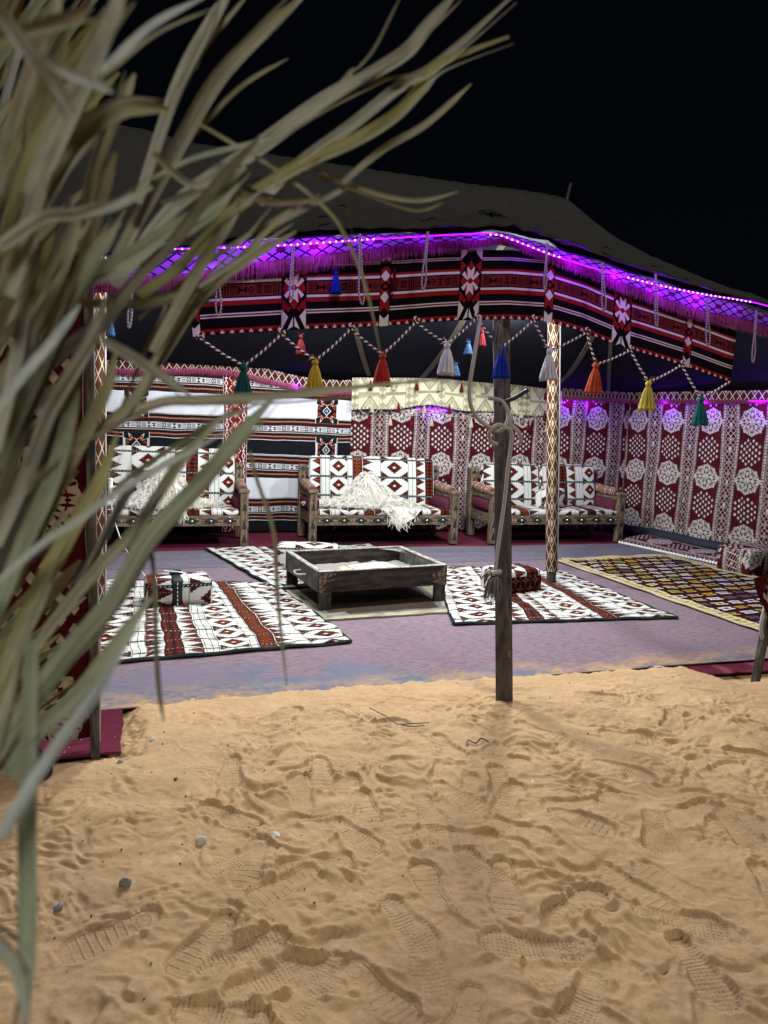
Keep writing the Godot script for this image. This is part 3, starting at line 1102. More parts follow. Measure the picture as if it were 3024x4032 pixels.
func bench(x0: float, x1: float, zf: float, zr: float, top: float, label: String, uvx: float, pads: String) -> Node3D:
	var t := thing("wooden_bench", label, "bench", Vector3((x0 + x1) * 0.5, 0.012, (zf + zr) * 0.5), 0.0, "carved wooden benches along the back wall")
	var L := x1 - x0
	var D := zf - zr
	var hx := L * 0.5 - 0.0425
	var hz := D * 0.5 - 0.0425
	for s: float in [-1.0, 1.0]:
		var post := bar("leg", Vector3(s * hx, 0.30, hz), Vector3(0.088, 0.60, 0.085), M.wood_v, t)
		bar("cap", Vector3(0, 0.318, 0), Vector3(0.112, 0.036, 0.108), M.wood_h, post, 0.006)
		for y: float in [0.155, -0.05 - 0.0, -0.20]:
			var tri := put("inlay", triangle_panel(0.026, 0.045, 0.007), M.inlay, post)
			tri.position = Vector3(0, y, 0.043)
		var rear := bar("leg", Vector3(s * hx, 0.44, -hz), Vector3(0.088, 0.88, 0.085), M.wood_v, t)
		var tri2 := put("inlay", triangle_panel(0.026, 0.05, 0.007), M.inlay, rear)
		tri2.position = Vector3(0, 0.28, 0.043)
		var di := put("inlay", diamond_panel(0.036, 0.026, 0.007), M.inlay, rear)
		di.position = Vector3(0, 0.385, 0.043)
		bar("side_rail", Vector3(s * hx, 0.295, 0), Vector3(0.05, 0.12, D - 0.17), M.wood_h, t)
		bar("arm_rail", Vector3(s * hx, 0.56, -0.01), Vector3(0.055, 0.05, D - 0.17), M.wood_h, t)
		# stuffed armrest roll
		var b := MB.new()
		var pts := PackedVector3Array()
		var rad := PackedFloat32Array()
		for k in 13:
			var f := k / 12.0
			pts.append(Vector3(s * hx - s * 0.008, lerpf(0.625, 0.66, f) + 0.006 * sin(f * 9.0), lerpf(hz - 0.075, -hz + 0.03, f)))
			rad.append(0.060 * (0.72 + 0.28 * sin(PI * clampf(f * 1.0, 0.02, 0.98)) ** 0.4))
		b.tube(pts, rad, 14)
		put("armrest", b.done(), M.kilim, t)
		# the cushion that closes the side
		var sc := put("side_cushion", pad(Vector3(0.13, 0.16, D - 0.2), 0.05, Vector2.ZERO), M.maroon_cloth, t)
		sc.position = Vector3(s * (hx - 0.03), 0.455, -0.01)
	var rail := bar("front_rail", Vector3(0, 0.292, hz + 0.01), Vector3(L - 0.178, 0.115, 0.06), M.wood_h, t)
	var nails := MB.new()
	var n := 8
	for k in n:
		var x := (k + 0.5 - n * 0.5) * (L - 0.20) / n
		var dpan := put("inlay", diamond_panel(0.078, 0.036, 0.008), M.inlay, rail)
		dpan.position = Vector3(x, 0, 0.0305)
		var sm := MB.new()
		sm.lathe(PackedVector2Array([Vector2(0.014, 0), Vector2(0.013, 0.006), Vector2(0.008, 0.011), Vector2(0.0001, 0.013)]), 8, Transform3D(Basis(Vector3.RIGHT, PI / 2), Vector3.ZERO))
		var stud := put("stud", sm.done(), M.steel, rail)
		stud.position = Vector3(x, 0, 0.036)
		for q: Vector2 in [Vector2(-0.083, 0), Vector2(0.083, 0), Vector2(0.0, 0.043), Vector2(0.0, -0.043)]:
			nails.lathe(PackedVector2Array([Vector2(0.006, 0), Vector2(0.004, 0.004), Vector2(0.0001, 0.005)]), 6, Transform3D(Basis(Vector3.RIGHT, PI / 2), Vector3(x + q.x, q.y, 0.0305)))
	put("brass_nails", nails.done(), M.brass, rail, "stuff")
	bar("back_rail", Vector3(0, 0.80, -hz - 0.005), Vector3(L - 0.178, 0.09, 0.05), M.wood_h, t)
	bar("rear_rail", Vector3(0, 0.292, -hz), Vector3(L - 0.178, 0.115, 0.05), M.wood_h, t)
	bar("slat_deck", Vector3(0, 0.325, 0), Vector3(L - 0.18, 0.03, D - 0.14), M.wood_h, t)
	var seat := put("seat_cushion", pad(Vector3(L - 0.19, 0.075, D - 0.06), 0.03, Vector2(uvx, 0.2), 0.006), M.sadu, t)
	seat.position = Vector3(0, 0.378, 0.02)
	# backrest: one thick cushion, leaning, its cover folded over the top
	var n2 := 1 if pads == "one" else 2
	for k in n2:
		var w := (L - 0.22) / n2 - (0.01 if n2 > 1 else 0.0)
		var back := put("backrest", pad(Vector3(w, top - 0.40, 0.11), 0.035, Vector2(uvx + k * 0.55, 0.05), 0.010), M.sadu, t)
		back.position = Vector3((k + 0.5 - n2 * 0.5) * (L - 0.22) / n2, 0.40 + (top - 0.40) * 0.5, -hz + 0.115)
		back.rotation = Vector3(-0.20, 0, 0.01 * (k * 2 - 1))
	return t

func fleece(label: String, at: Vector3, pts: Array, sd: int) -> void:
	# a long-haired sheepskin. pts: hummocks (x, z, height, spread)
	var r := RandomNumberGenerator.new()
	r.seed = sd
	var t := thing("sheepskin", label, "sheepskin", at, 0.0, "white sheepskins on the benches")
	var hide := func(u: float, v: float) -> Vector3:
		# u round the skin, v from its middle out to the ragged edge
		var th := TAU * u
		var lobe := 1.0 + 0.16 * sin(th * 3.0 + sd) + 0.10 * sin(th * 5.0 + sd * 2.0) + 0.05 * sin(th * 11.0)
		var tail := exp(-pow(wrapf(th - 1.05, -PI, PI) / 0.30, 2.0))
		var x: float = pts[1][0] + cos(th) * pts[0] * 0.5 * lobe * v
		var z: float = -0.10 + sin(th) * 0.27 * lobe * v * (1.0 + 0.75 * tail)
		z = maxf(z, -0.33)
		var h := 0.022
		for k in range(1, pts.size()):
			var q: Array = pts[k]
			h += q[2] * exp(-(pow((x - q[0]) / q[3], 2.0) + pow((z - q[1]) / (q[3] * 0.85), 2.0)))
		h = lerpf(h, minf(h, 0.03), smoothstep(0.75, 1.0, v))
		var over := z - 0.195
		if over > 0.0:
			if tail < 0.25:
				return Vector3(x, h - over * 0.3, 0.195 + minf(over, 0.02))
			return Vector3(x, h * (1.0 - smoothstep(0.0, 0.1, over)) - over * 0.85, 0.205 + minf(over, 0.03))
		return Vector3(x, h, z)
	var b := MB.new()
	b.cloth(64, 18, hide, func(u: float, v: float) -> Vector2: return Vector2(u, v), 0.012)
	put("hide", b.done(), M.fleece_base, t)
	var f := MB.new()
	for k in 2700:
		var u := r.randf()
		var v := sqrt(r.randf()) * 0.97 + 0.02
		var p: Vector3 = hide.call(u, v)
		var px: Vector3 = hide.call(u + 0.015, v)
		var pz: Vector3 = hide.call(u, v + 0.03)
		var n := (pz - p).cross(px - p).normalized()
		if n.y < 0.0:
			n = -n
		var down := (Vector3.DOWN - n * Vector3.DOWN.dot(n))
		var away := Vector3(p.x - pts[1][0], 0, p.z - pts[1][1]).normalized()
		var dir := (down * 0.8 + away * 0.55 + Vector3(r.randf_range(-0.7, 0.7), r.randf_range(-0.1, 0.3), r.randf_range(-0.6, 0.4))).normalized()
		var side := dir.cross(n).normalized()
		var len_ := r.randf_range(0.04, 0.10) * (1.0 if p.z < 0.12 or p.y < 0.0 else 0.6)
		var ph := r.randf() * TAU
		var lift := r.randf_range(0.015, 0.04)
		var curl := r.randf_range(0.004, 0.011)
		var g := r.randf()
		# a lock of hairs that run together towards its tip
		for hair in 6:
			var o := Vector3(r.randf_range(-1, 1), 0, r.randf_range(-1, 1)) * 0.011
			var line := PackedVector3Array()
			for q in 5:
				var s := q / 4.0
				line.append(p + o * (1.0 - 0.75 * s) + n * (0.004 + lift * sin(s * PI * 0.8)) + dir * len_ * s * (0.9 + 0.2 * r.randf()) + side * curl * sin(ph + s * 7.5) - Vector3.UP * 0.03 * s * s)
			f.tint = Color(0.88, 0.87, 0.80).lerp(Color(0.64, 0.59, 0.44), g * g)
			f.strand(line, r.randf_range(0.0018, 0.0034))
	put("fleece", f.done(true), M.fleece, t, "stuff")

# ---------------------------------------------------------------- small hanging things
func tassel_mesh(h: float, r: float) -> ArrayMesh:
	var b := MB.new()
	var prof := PackedVector2Array()
	for q: Array in [[0.62, -1.0], [0.98, -1.0], [1.0, -0.94], [0.86, -0.75], [0.66, -0.5], [0.46, -0.3], [0.30, -0.2], [0.22, -0.155]]:
		prof.append(Vector2(q[0] * r, q[1] * h))
	b.lathe(prof, 56, Transform3D(), 0.09, 11)
	for k in range(0, 57):
		# ragged lower edge
		b.V[k].y += 0.05 * h * sin(k * 2.3) * sin(k * 0.7)
		b.V[57 + k].y += 0.05 * h * sin(k * 2.3) * sin(k * 0.7)
	return b.done()

func tassel(label: String, at: Vector3, h: float, r: float, mat: Material, tilt: float, group: String, called := "tassel") -> Node3D:
	# hangs from at: knot, neck and skirt of threads
	var t := thing(called, label, "tassel", at, rng.randf() * TAU, group)
	t.rotation.z = tilt
	put("skirt", tassel_mesh(h, r), mat, t)
	var b := MB.new()
	b.lathe(PackedVector2Array([Vector2(0.0001, -0.19 * h), Vector2(0.24 * r, -0.17 * h), Vector2(0.40 * r, -0.10 * h), Vector2(0.36 * r, -0.04 * h), Vector2(0.16 * r, 0.0), Vector2(0.0001, 0.01 * h)]), 16, Transform3D(), 0.06, 5)
	put("head", b.done(), mat, t)
	if h > 0.08:
		var c := MB.new()
		for k in 7:
			var a := TAU * k / 7.0
			var q := Vector3(cos(a), 0.5 + 0.5 * sin(a * 3.0), sin(a))
			c.strand(PackedVector3Array([Vector3(0, 0, 0), q * r * 0.5, q * r * 0.9 + Vector3(0, -0.01, 0)]), 0.0022)
		put("knot", c.done(), mat, t, "stuff")
		var s := MB.new()
		for k in 90:
			var a := rng.randf() * TAU
			var d := Vector3(cos(a), 0, sin(a))
			var e := rng.randf_range(0.9, 1.06)
			s.strand(PackedVector3Array([d * r * 0.24 + Vector3(0, -0.17 * h, 0), d * r * 0.62 + Vector3(0, -0.46 * h, 0), d * r * 0.9 + Vector3(0, -0.76 * h, 0), d * r * e + Vector3(0, -h * rng.randf_range(0.95, 1.08), 0)]), 0.0024)
		put("threads", s.done(), mat, t, "stuff")
	return t

func cord_line(pts: Array, r: float, per := 6, sides := 7) -> ArrayMesh:
	var b := MB.new()
	b.tube(curve(pts, per), PackedFloat32Array([r]), sides)
	return b.done()

func pebble(label: String, at: Vector3, size: Vector3, mat: Material, sd: int) -> void:
	var r := RandomNumberGenerator.new()
	r.seed = sd
	var b := MB.new()
	var cuts := []
	for k in 9:
		cuts.append([Vector3(r.randf_range(-1, 1), r.randf_range(-1, 1), r.randf_range(-1, 1)).normalized(), r.randf_range(0.50, 0.82)])
	var at_ := func(u: float, v: float) -> Vector3:
		var d := Vector3(cos(TAU * u) * sin(PI * v), cos(PI * v), sin(TAU * u) * sin(PI * v))
		var k := 1.0
		for c: Array in cuts:
			var q: float = d.dot(c[0])
			if q > 0.001:
				k = minf(k, c[1] / q)
		return d * k * size
	b.grid(20, 12, at_, func(u: float, v: float) -> Vector2: return Vector2(u, v))
	var o := put("pebble", b.done(), mat, self)
	o.position = at - Vector3(0, 0.004, 0)
	o.rotation.y = r.randf() * TAU
	tag(o, label, "stone", "pebbles lying on the sand")

func frond(parent: Node3D, w: float, tone: int, pts: Array, keel := 0.6) -> void:
	# one palm leaflet: a folded, tapering blade along the points
	var line := curve(pts, 7)
	var wid := PackedFloat32Array()
	var n := line.size()
	for k in n:
		var f := float(k) / (n - 1)
		wid.append(w * (0.80 + 0.35 * sin(PI * f)) * (1.0 - 0.65 * smoothstep(0.80, 1.0, f)))
	var b := MB.new()
	var face_to := (Vector3(0.03, 1.5, 0.1) - line[n / 2]).normalized() + Vector3(rng.randf_range(-0.5, 0.5), rng.randf_range(-0.2, 0.5), rng.randf_range(-0.3, 0.3))
	b.ribbon(line, wid, face_to.normalized(), keel)
	put("leaflet", b.done(), M.leaf[tone % M.leaf.size()], parent)

# ---------------------------------------------------------------- the scene
func _ready() -> void:
	rng.seed = 20240611
	# camera: a phone held at 1.45 m beside the palm, turned 17 degrees to the right of the tent's axis
	var cam := Camera3D.new()
	cam.name = "camera"
	add_child(cam)
	cam.position = Vector3(0, 1.45, 0)
	cam.rotation = Vector3(-atan(91.0 / 705.0), -deg_to_rad(17.0), deg_to_rad(2.2))
	var at := CameraAttributesPhysical.new()
	at.frustum_focal_length = 12.0 / tan(atan(512.0 / 705.0))
	at.frustum_focus_distance = 6.0
	at.frustum_near = 0.05
	at.frustum_far = 600.0
	at.exposure_aperture = at.frustum_focal_length / 3.8
	cam.attributes = at
	cam.fov = rad_to_deg(2.0 * atan(512.0 / 705.0))
	cam.near = 0.05
	cam.far = 600.0
	cam.current = true
	var env := Environment.new()
	env.background_mode = Environment.BG_SKY
	var sm := ProceduralSkyMaterial.new()
	sm.sky_top_color = Color(0.004, 0.006, 0.010)
	sm.sky_horizon_color = Color(0.008, 0.013, 0.020)
	sm.sky_curve = 0.2
	sm.ground_bottom_color = Color(0.005, 0.005, 0.006)
	sm.ground_horizon_color = Color(0.010, 0.012, 0.016)
	sm.sun_angle_max = 0.0
	var sky := Sky.new()
	sky.sky_material = sm
	env.sky = sky
	env.tonemap_mode = Environment.TONE_MAPPER_LINEAR
	env.tonemap_exposure = 2.3
	env.sdfgi_enabled = true
	env.ssao_enabled = true
	env.ssil_enabled = true
	var we := WorldEnvironment.new()
	we.name = "environment"
	we.environment = env
	add_child(we)
	# the camp's own dim glow, from high behind the photographer
	var sun := DirectionalLight3D.new()
	sun.name = "camp_glow"
	sun.light_color = Color(1.0, 0.97, 0.90)
	sun.light_energy = 0.22
	sun.light_angular_distance = 14.0
	sun.shadow_enabled = true
	sun.rotation = Vector3(-deg_to_rad(46.0), deg_to_rad(10.0), 0)
	sun.sky_mode = DirectionalLight3D.SKY_MODE_LIGHT_ONLY
	add_child(sun)

	grains()
	materials()
	build_ground()
	build_tent()
	build_rugs()
	build_benches()
	build_hearth()
	build_poles()
	build_hangings()
	build_lights()
	build_small()
	build_palm()

func materials() -> void:
	M.sadu = cloth_mat(tex(sadu_white(), 0), Vector2(1.6, 0.46))
	M.sadu_rug = cloth_mat(tex(sadu_white(), 1), Vector2(1.3, 0.40))
	M.sadu_rug.uv1_scale = Vector3(1.0 / 1.3, 1.0 / 0.40, 1)
	M.damask = cloth_mat(tex(damask()), Vector2(0.575, 0.70))
	M.curtain = M.damask.duplicate()
	M.curtain.uv1_scale = Vector3(1.0 / 0.72, 1.0 / 0.9, 1)
	M.curtain.albedo_color = Color(0.86, 0.80, 0.72)
	M.blanket = cloth_mat(tex(blanket(), 0), Vector2(2.27, 1.0))
	M.valance = cloth_mat(tex(valance_cloth(), 0), Vector2(0.9, 0.345))
	M.trim = cloth_mat(tex(trim_cloth(), 0), Vector2(0.31, 0.11))
	M.cream = cloth_mat(tex(cream_band(), 0), Vector2(0.8, 0.38))
	M.wrap = cloth_mat(tex(lattice(c8(96, 58, 40), c8(220, 206, 180), c8(206, 190, 160))), Vector2(0.1, 0.15))
	M.tape = cloth_mat(tex(lattice(c8(74, 30, 34), c8(200, 190, 170), c8(190, 176, 160)), 0), Vector2(0.17, 0.13))
	M.dash = cloth_mat(tex(dash_rug(), 0), Vector2(1.6, 2.85))
	M.kilim = cloth_mat(tex(kilim(), 0), Vector2(1.0, 0.30))
	var wv := streaks(256, 512, c8(64, 54, 42), c8(128, 111, 89), 0.09, 0.007, 21)
	var wh := wv.duplicate()
	wh.rotate_90(CLOCKWISE)
	M.wood_v = wood_mat(ImageTexture.create_from_image(wv), 1.6)
	M.wood_h = wood_mat(ImageTexture.create_from_image(wh), 1.6)
	M.post = wood_mat(ImageTexture.create_from_image(streaks(256, 512, c8(42, 40, 39), c8(96, 89, 81), 0.07, 0.006, 33, 7)), 1.5, 0.85, 0.5)
	var hv := streaks(256, 512, c8(34, 29, 26), c8(74, 63, 54), 0.05, 0.006, 44)
	hv.rotate_90(CLOCKWISE)
	M.hearth = wood_mat(ImageTexture.create_from_image(hv), 1.4, 0.7, 0.5)
	M.hearth_side = wood_mat(ImageTexture.create_from_image(streaks(128, 256, c8(58, 57, 55), c8(112, 110, 106), 0.05, 0.01, 48)), 2.0, 0.6, 0.3)
	M.hearth_rim = wood_mat(ImageTexture.create_from_image(streaks(128, 256, c8(96, 92, 86), c8(176, 172, 162), 0.08, 0.012, 45)), 2.2, 0.6, 0.3)
	M.hearth_leg = wood_mat(ImageTexture.create_from_image(streaks(128, 256, c8(30, 26, 24), c8(78, 70, 62), 0.08, 0.012, 47)), 2.2, 0.7, 0.3)
	M.rust = wood_mat(ImageTexture.create_from_image(streaks(128, 128, c8(40, 30, 24), c8(140, 126, 106), 0.05, 0.05, 46)), 4.0, 0.8, 0.4)
	M.inlay = plain(Color(0.014, 0.017, 0.018), 0.5, 0.4)
	M.steel = plain(Color(0.72, 0.72, 0.70), 0.3, 0.5)
	M.steel.metallic = 0.8
	M.brass = plain(Color(0.75, 0.55, 0.25), 0.35)
	M.brass.metallic = 0.8
	var ds := cv(256, 256, c8(34, 16, 16))
	for k in 4:
		for j in 2:
			dia(ds, 32 + k * 64, 64 + j * 128, 26, 56, c8(150, 74, 34) if (k + j) % 2 else c8(84, 32, 24))
			dia(ds, 32 + k * 64, 64 + j * 128, 14, 30, c8(40, 18, 18))
			disc(ds, k * 64, 64 + j * 128, 5, c8(190, 180, 160))
			disc(ds, 32 + k * 64, j * 128, 5, c8(190, 180, 160))
	M.dark_side = cloth_mat(tex(ds, 0), Vector2(0.22, 0.15))
	M.maroon_cloth = plain(Color(0.085, 0.022, 0.035), 0.95, 0.1)
	M.fleece_base = plain(Color(0.74, 0.71, 0.60), 0.95, 0.1)
	M.fleece = plain(Color(1, 1, 1), 0.8, 0.2)
	M.fleece.vertex_color_use_as_albedo = true
	M.fleece.backlight_enabled = true
	M.fleece.backlight = Color(0.3, 0.3, 0.3)
	M.rope = plain(Color(0.34, 0.33, 0.31), 0.95, 0.1)
	M.fray = plain(Color(0.16, 0.155, 0.15), 0.95, 0.1)
	var tw := cv(64, 64, c8(26, 20, 24))
	for k in range(-2, 3):
		P(tw, [Vector2(k * 64, 64), Vector2(k * 64 + 64, 0), Vector2(k * 64 + 96, 0), Vector2(k * 64 + 32, 64)], c8(224, 208, 200))
	M.twist = cloth_mat(ImageTexture.create_from_image(tw), Vector2(1.0, 0.028))
	var ck := cv(64, 64, c8(176, 168, 176))
	for k in 8:
		R(ck, (k % 4) * 16 + (8 if k >= 4 else 0), (k / 4) * 32, 8, 16, c8(30, 22, 36))
	M.checker = cloth_mat(ImageTexture.create_from_image(ck), Vector2(1.0, 0.03))
	M.fringe = plain(Color(0.22, 0.035, 0.085), 0.9, 0.15)
	M.fringe_b = plain(Color(0.30, 0.09, 0.14), 0.9, 0.15)
	M.fringe_back = plain(Color(0.10, 0.018, 0.04), 0.95, 0.1)
	var hair := streaks(256, 256, c8(42, 43, 44), c8(70, 70, 70), 0.2, 0.03, 51)
	hair.rotate_90(CLOCKWISE)
	M.hair = cloth_mat(ImageTexture.create_from_image(hair), Vector2(1.0, 0.5))
	M.hair.heightmap_enabled = true
	M.hair.heightmap_texture = M.hair.albedo_texture
	M.hair.heightmap_scale = 0.4
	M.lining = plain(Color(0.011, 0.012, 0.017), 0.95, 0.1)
	M.strap = plain(Color(0.10, 0.085, 0.07), 0.9, 0.1)
	M.black = plain(Color(0.012, 0.012, 0.014), 0.5, 0.4)
	M.tarp = plain(Color(0.02, 0.024, 0.03), 0.6, 0.3)
	M.card = plain(Color(0.74, 0.74, 0.70), 0.8)
	M.crust = plain(Color(0.62, 0.42, 0.22), 0.8)
	M.ash = plain(Color(0.22, 0.20, 0.18), 0.95, 0.1)
	M.wire = plain(Color(0.24, 0.235, 0.22), 0.5, 0.5)
	M.plastic = plain(Color(0.78, 0.78, 0.76), 0.35, 0.5)
	M.leaf = []
	for c: Color in [Color(0.34, 0.325, 0.235), Color(0.29, 0.275, 0.17), Color(0.36, 0.36, 0.30), Color(0.27, 0.30, 0.215), Color(0.30, 0.285, 0.13), Color(0.15, 0.14, 0.10), Color(0.22, 0.185, 0.125), Color(0.44, 0.47, 0.46), Color(0.11, 0.105, 0.085)]:
		var lw := 64
		var li := Image.create(lw, 128, false, Image.FORMAT_RGBA8)
		var s := Color(c.r * 1.15, c.g * 1.2, c.b * 1.28).linear_to_srgb()
		fn.seed = int(c.r * 1000.0)
		fn.frequency = 1.0
		for y in 128:
			for x in lw:
				var q := fn.get_noise_2d(x * 0.16, y * 0.006) * 0.55 + fn.get_noise_2d(x * 0.01, y * 0.03) * 0.22 + 0.12
				li.set_pixel(x, y, s.darkened(clampf(0.16 - q, 0.0, 0.6)) if q < 0.16 else s.lerp(Color(0.64, 0.62, 0.50), clampf(q - 0.16, 0.0, 0.3)))
		var m := cloth_mat(ImageTexture.create_from_image(li), Vector2(1, 1), 0.6)
		m.backlight_enabled = true
		m.backlight = Color(0.25, 0.25, 0.2)
		M.leaf.append(m)

func build_ground() -> void:
	for q: Array in [[0.76, -1.77, 0.79, -2.03, 0], [-0.03, -1.97, -0.29, -1.86, 0], [0.45, -2.06, 0.22, -1.94, 0], [0.3, -2.27, 0.2, -2.01, 0], [0.45, -1.67, 0.56, -1.42, 0], [1.36, -1.87, 1.45, -1.58, 0], [1.11, -1.54, 0.82, -1.63, 1], [1.09, -1.46, 0.91, -1.30, 1], [1.1, -2.07, 0.81, -2.16, 0], [1.15, -2.21, 1.36, -2.42, 0], [1.37, -2.2, 1.53, -2.0, 0], [1.32, -2.58, 1.24, -2.28, 0], [0.71, -2.5, 0.68, -2.23, 0], [0.61, -2.8, 0.57, -2.53, 0], [1.18, -2.9, 1.2, -2.63, 1], [0.93, -2.42, 0.9, -2.15, 1], [0.55, -2.33, 0.66, -2.08, 1], [1.76, -2.51, 1.93, -2.29, 1], [1.38, -1.52, 1.34, -1.25, 1], [1.05, -1.66, 1.3, -1.74, 0], [0.06, -1.72, 0.31, -1.79, 1], [2.1, -2.12, 2.08, -1.84, 0], [0.25, -2.87, 0.21, -2.59, 1], [1.06, -1.97, 0.95, -1.71, 0], [1.33, -1.64, 1.56, -1.50, 1], [0.17, -1.92, 0.0, -1.72, 0], [1.01, -2.49, 1.13, -2.23, 0], [0.94, -2.06, 1.02, -1.81, 1], [1.75, -2.1, 1.6, -1.86, 1], [1.95, -2.75, 2.2, -2.6, 0], [2.5, -2.9, 2.3, -2.68, 1], [0.85, -3.1, 1.08, -3.0, 0], [2.4, -2.45, 2.62, -2.3, 0], [1.62, -2.95, 1.75, -2.7, 0], [0.1, -2.5, 0.3, -2.34, 1], [2.75, -3.15, 2.98, -3.02, 0], [1.9, -1.75, 1.78, -1.5, 1], [0.62, -1.86, 0.68, -1.62, 1], [0.4, -3.2, 0.62, -3.32, 1], [2.1, -3.2, 2.35, -3.1, 1], [0.0, -1.6, 0.22, -1.5, 1], [0.75, -1.5, 0.62, -1.3, 0]]:
		step_mark(q[0], q[1], q[2], q[3], q[4])
	for k in 34:
		var hx := rng.randf_range(0.0, 2.9)
		var hz := rng.randf_range(-3.35, -1.35)
		var an := rng.randf() * TAU
		step_mark(hx, hz, hx + cos(an) * 0.26, hz + sin(an) * 0.26, k % 2, rng.randf_range(0.35, 0.7))
	prints.reverse()
	build_sand()
	var violet := cloth_mat(ImageTexture.create_from_image(felt(900, 400, c8(120, 103, 111), c8(107, 97, 106), 61, func(c: Color, u: float, v: float, q: float) -> Color:
		var e := v - 0.88 + q * 0.14 + 0.08 * sin(u * 9.0)
		var blue := smoothstep(0.0, 0.10, e) * (0.9 if u > 0.24 else 0.45)
		var k := c.lerp(c8(84, 96, 114), clampf(blue, 0.0, 0.9))
		var dust := clampf(0.4 + 0.9 * fn.get_noise_2d(u * 20.0 + 40.0, v * 12.0) + 0.5 * fn.get_noise_2d(u * 130.0, v * 60.0), 0.0, 1.0) * smoothstep(0.90, 0.985, v)
		return k.lerp(c8(176, 142, 96), clampf(dust * 0.85, 0.0, 0.85)).lerp(c8(134, 104, 114), clampf(q * 0.9, 0.0, 0.3)))), Vector2(8.4, 3.25))
	var grey := cloth_mat(ImageTexture.create_from_image(felt(600, 128, c8(106, 102, 110), c8(96, 90, 102), 62, func(c: Color, _u: float, _v: float, _q: float) -> Color: return c)), Vector2(8.4, 0.9))
	var wine := cloth_mat(ImageTexture.create_from_image(felt(600, 400, c8(98, 38, 55), c8(82, 31, 45), 63, func(c: Color, u: float, v: float, _q: float) -> Color:
		var dust := smoothstep(0.10, 0.45, fn.get_noise_2d(u * 26.0, v * 12.0 + 9.0)) * smoothstep(0.85, 1.0, v)
		return c.lerp(c8(160, 110, 96), dust * 0.5))), Vector2(8.6, 6.0))
	rug("wine_carpet", "wine red felt carpet under the benches and along the sand edge", "carpet", [Vector2(-1.7, -3.58), Vector2(6.9, -3.22), Vector2(6.9, -9.1), Vector2(-1.7, -9.1)], -0.012, wine, Vector2(8.6, 6.0), 0.008, 0.0)
	rug("wine_mat", "magenta felt scrap under the left curtain beside the sand", "carpet", [Vector2(-1.65, -3.03), Vector2(-0.20, -3.04), Vector2(-0.23, -3.5), Vector2(-1.65, -3.5)], -0.003, wine, Vector2(1.5, 0.5), 0.010, 0.004)
	rug("violet_carpet", "dusty violet felt carpet stained blue along its sandy front edge", "carpet", [Vector2(-1.6, -3.50), Vector2(6.8, -3.53), Vector2(6.8, -6.75), Vector2(-1.6, -6.75)], 0.002, violet, Vector2(8.4, 3.25), 0.006, 0.004)
	rug("grey_carpet", "grey violet felt runner between the rugs and the benches", "carpet", [Vector2(-1.6, -6.74), Vector2(6.8, -6.74), Vector2(6.8, -7.62), Vector2(-1.6, -7.58)], 0.006, grey, Vector2(8.4, 0.9), 0.006, 0.003)

func wall_fold(s: float, y: float, amp: float) -> float:
	return amp * (fine.get_noise_2d(s * 1.6, y * 0.5) + 0.4 * fine.get_noise_2d(s * 5.0, y * 0.8))

func hung(called: String, label: String, category: String, a: Vector3, b: Vector3, top: Callable, mat: Material, amp: float, uvo: Vector2, group := "", parent: Node3D = null, n := 60) -> Node3D:
	# cloth hung between the feet a and b (left to right seen from inside), top gives the height
	var L := Vector2(b.x - a.x, b.z - a.z).length()
	var dir := (b - a) / L
	var nrm := Vector3(-dir.z, 0, dir.x)
	var m := MB.new()
	m.cloth(n, 16, func(u: float, v: float) -> Vector3:
		var h: float = top.call(u)
		var y := lerpf(lerpf(a.y, b.y, u), h, v)
		return a.lerp(b, u) * Vector3(1, 0, 1) + Vector3(0, y, 0) + nrm * wall_fold(u * L + a.z, y, amp), func(u: float, v: float) -> Vector2:
		var h: float = top.call(u)
		return Vector2(u * L + uvo.x + 0.018 * fine.get_noise_2d(u * L * 2.0, v * 3.0), -lerpf(lerpf(a.y, b.y, u), h, v) + uvo.y + 0.02 * fine.get_noise_2d(u * L * 1.4 + 30.0, v * 2.0)), 0.006)
	var o := put(called, m.done(), mat, parent if parent else self)
	if parent == null:
		tag(o, label, category, group)
	return o

func strip_fringe(path: Callable, x0: float, x1: float, len_: float, n: int, parent: Node3D, seed_: int, table := []) -> void:
	# hanging threads below path(x), in two tones over a dark backing
	var r := RandomNumberGenerator.new()
	r.seed = seed_
	var bk := MB.new()
	bk.cloth(60, 2, func(u: float, v: float) -> Vector3:
		var p: Vector3 = path.call(lerpf(x0, x1, u))
		return p + Vector3(0, -(interp(table, lerpf(x0, x1, u)) if table.size() else len_) * 0.72 * (1.0 - v), -0.004), func(u: float, v: float) -> Vector2: return Vector2(u, v), 0.002)
	put("fringe_heading", bk.done(), M.fringe_back, parent)
	for tone in 2:
		var f := MB.new()
		for k in n:
			var x := lerpf(x0, x1, (k + r.randf()) / n)
			var p: Vector3 = path.call(x)
			var sw := r.randf_range(-0.012, 0.012)
			var l: float = (interp(table, x) if table.size() else len_) * r.randf_range(0.75, 1.12)
			f.strand(PackedVector3Array([p + Vector3(0, 0, 0.003 * r.randf()), p + Vector3(sw * 0.5, -l * 0.5, 0.006 * r.randf()), p + Vector3(sw, -l, 0.012 * r.randf() - 0.002)]), 0.0026)
		put("fringe", f.done(), M.fringe if tone == 0 else M.fringe_b, parent, "stuff")

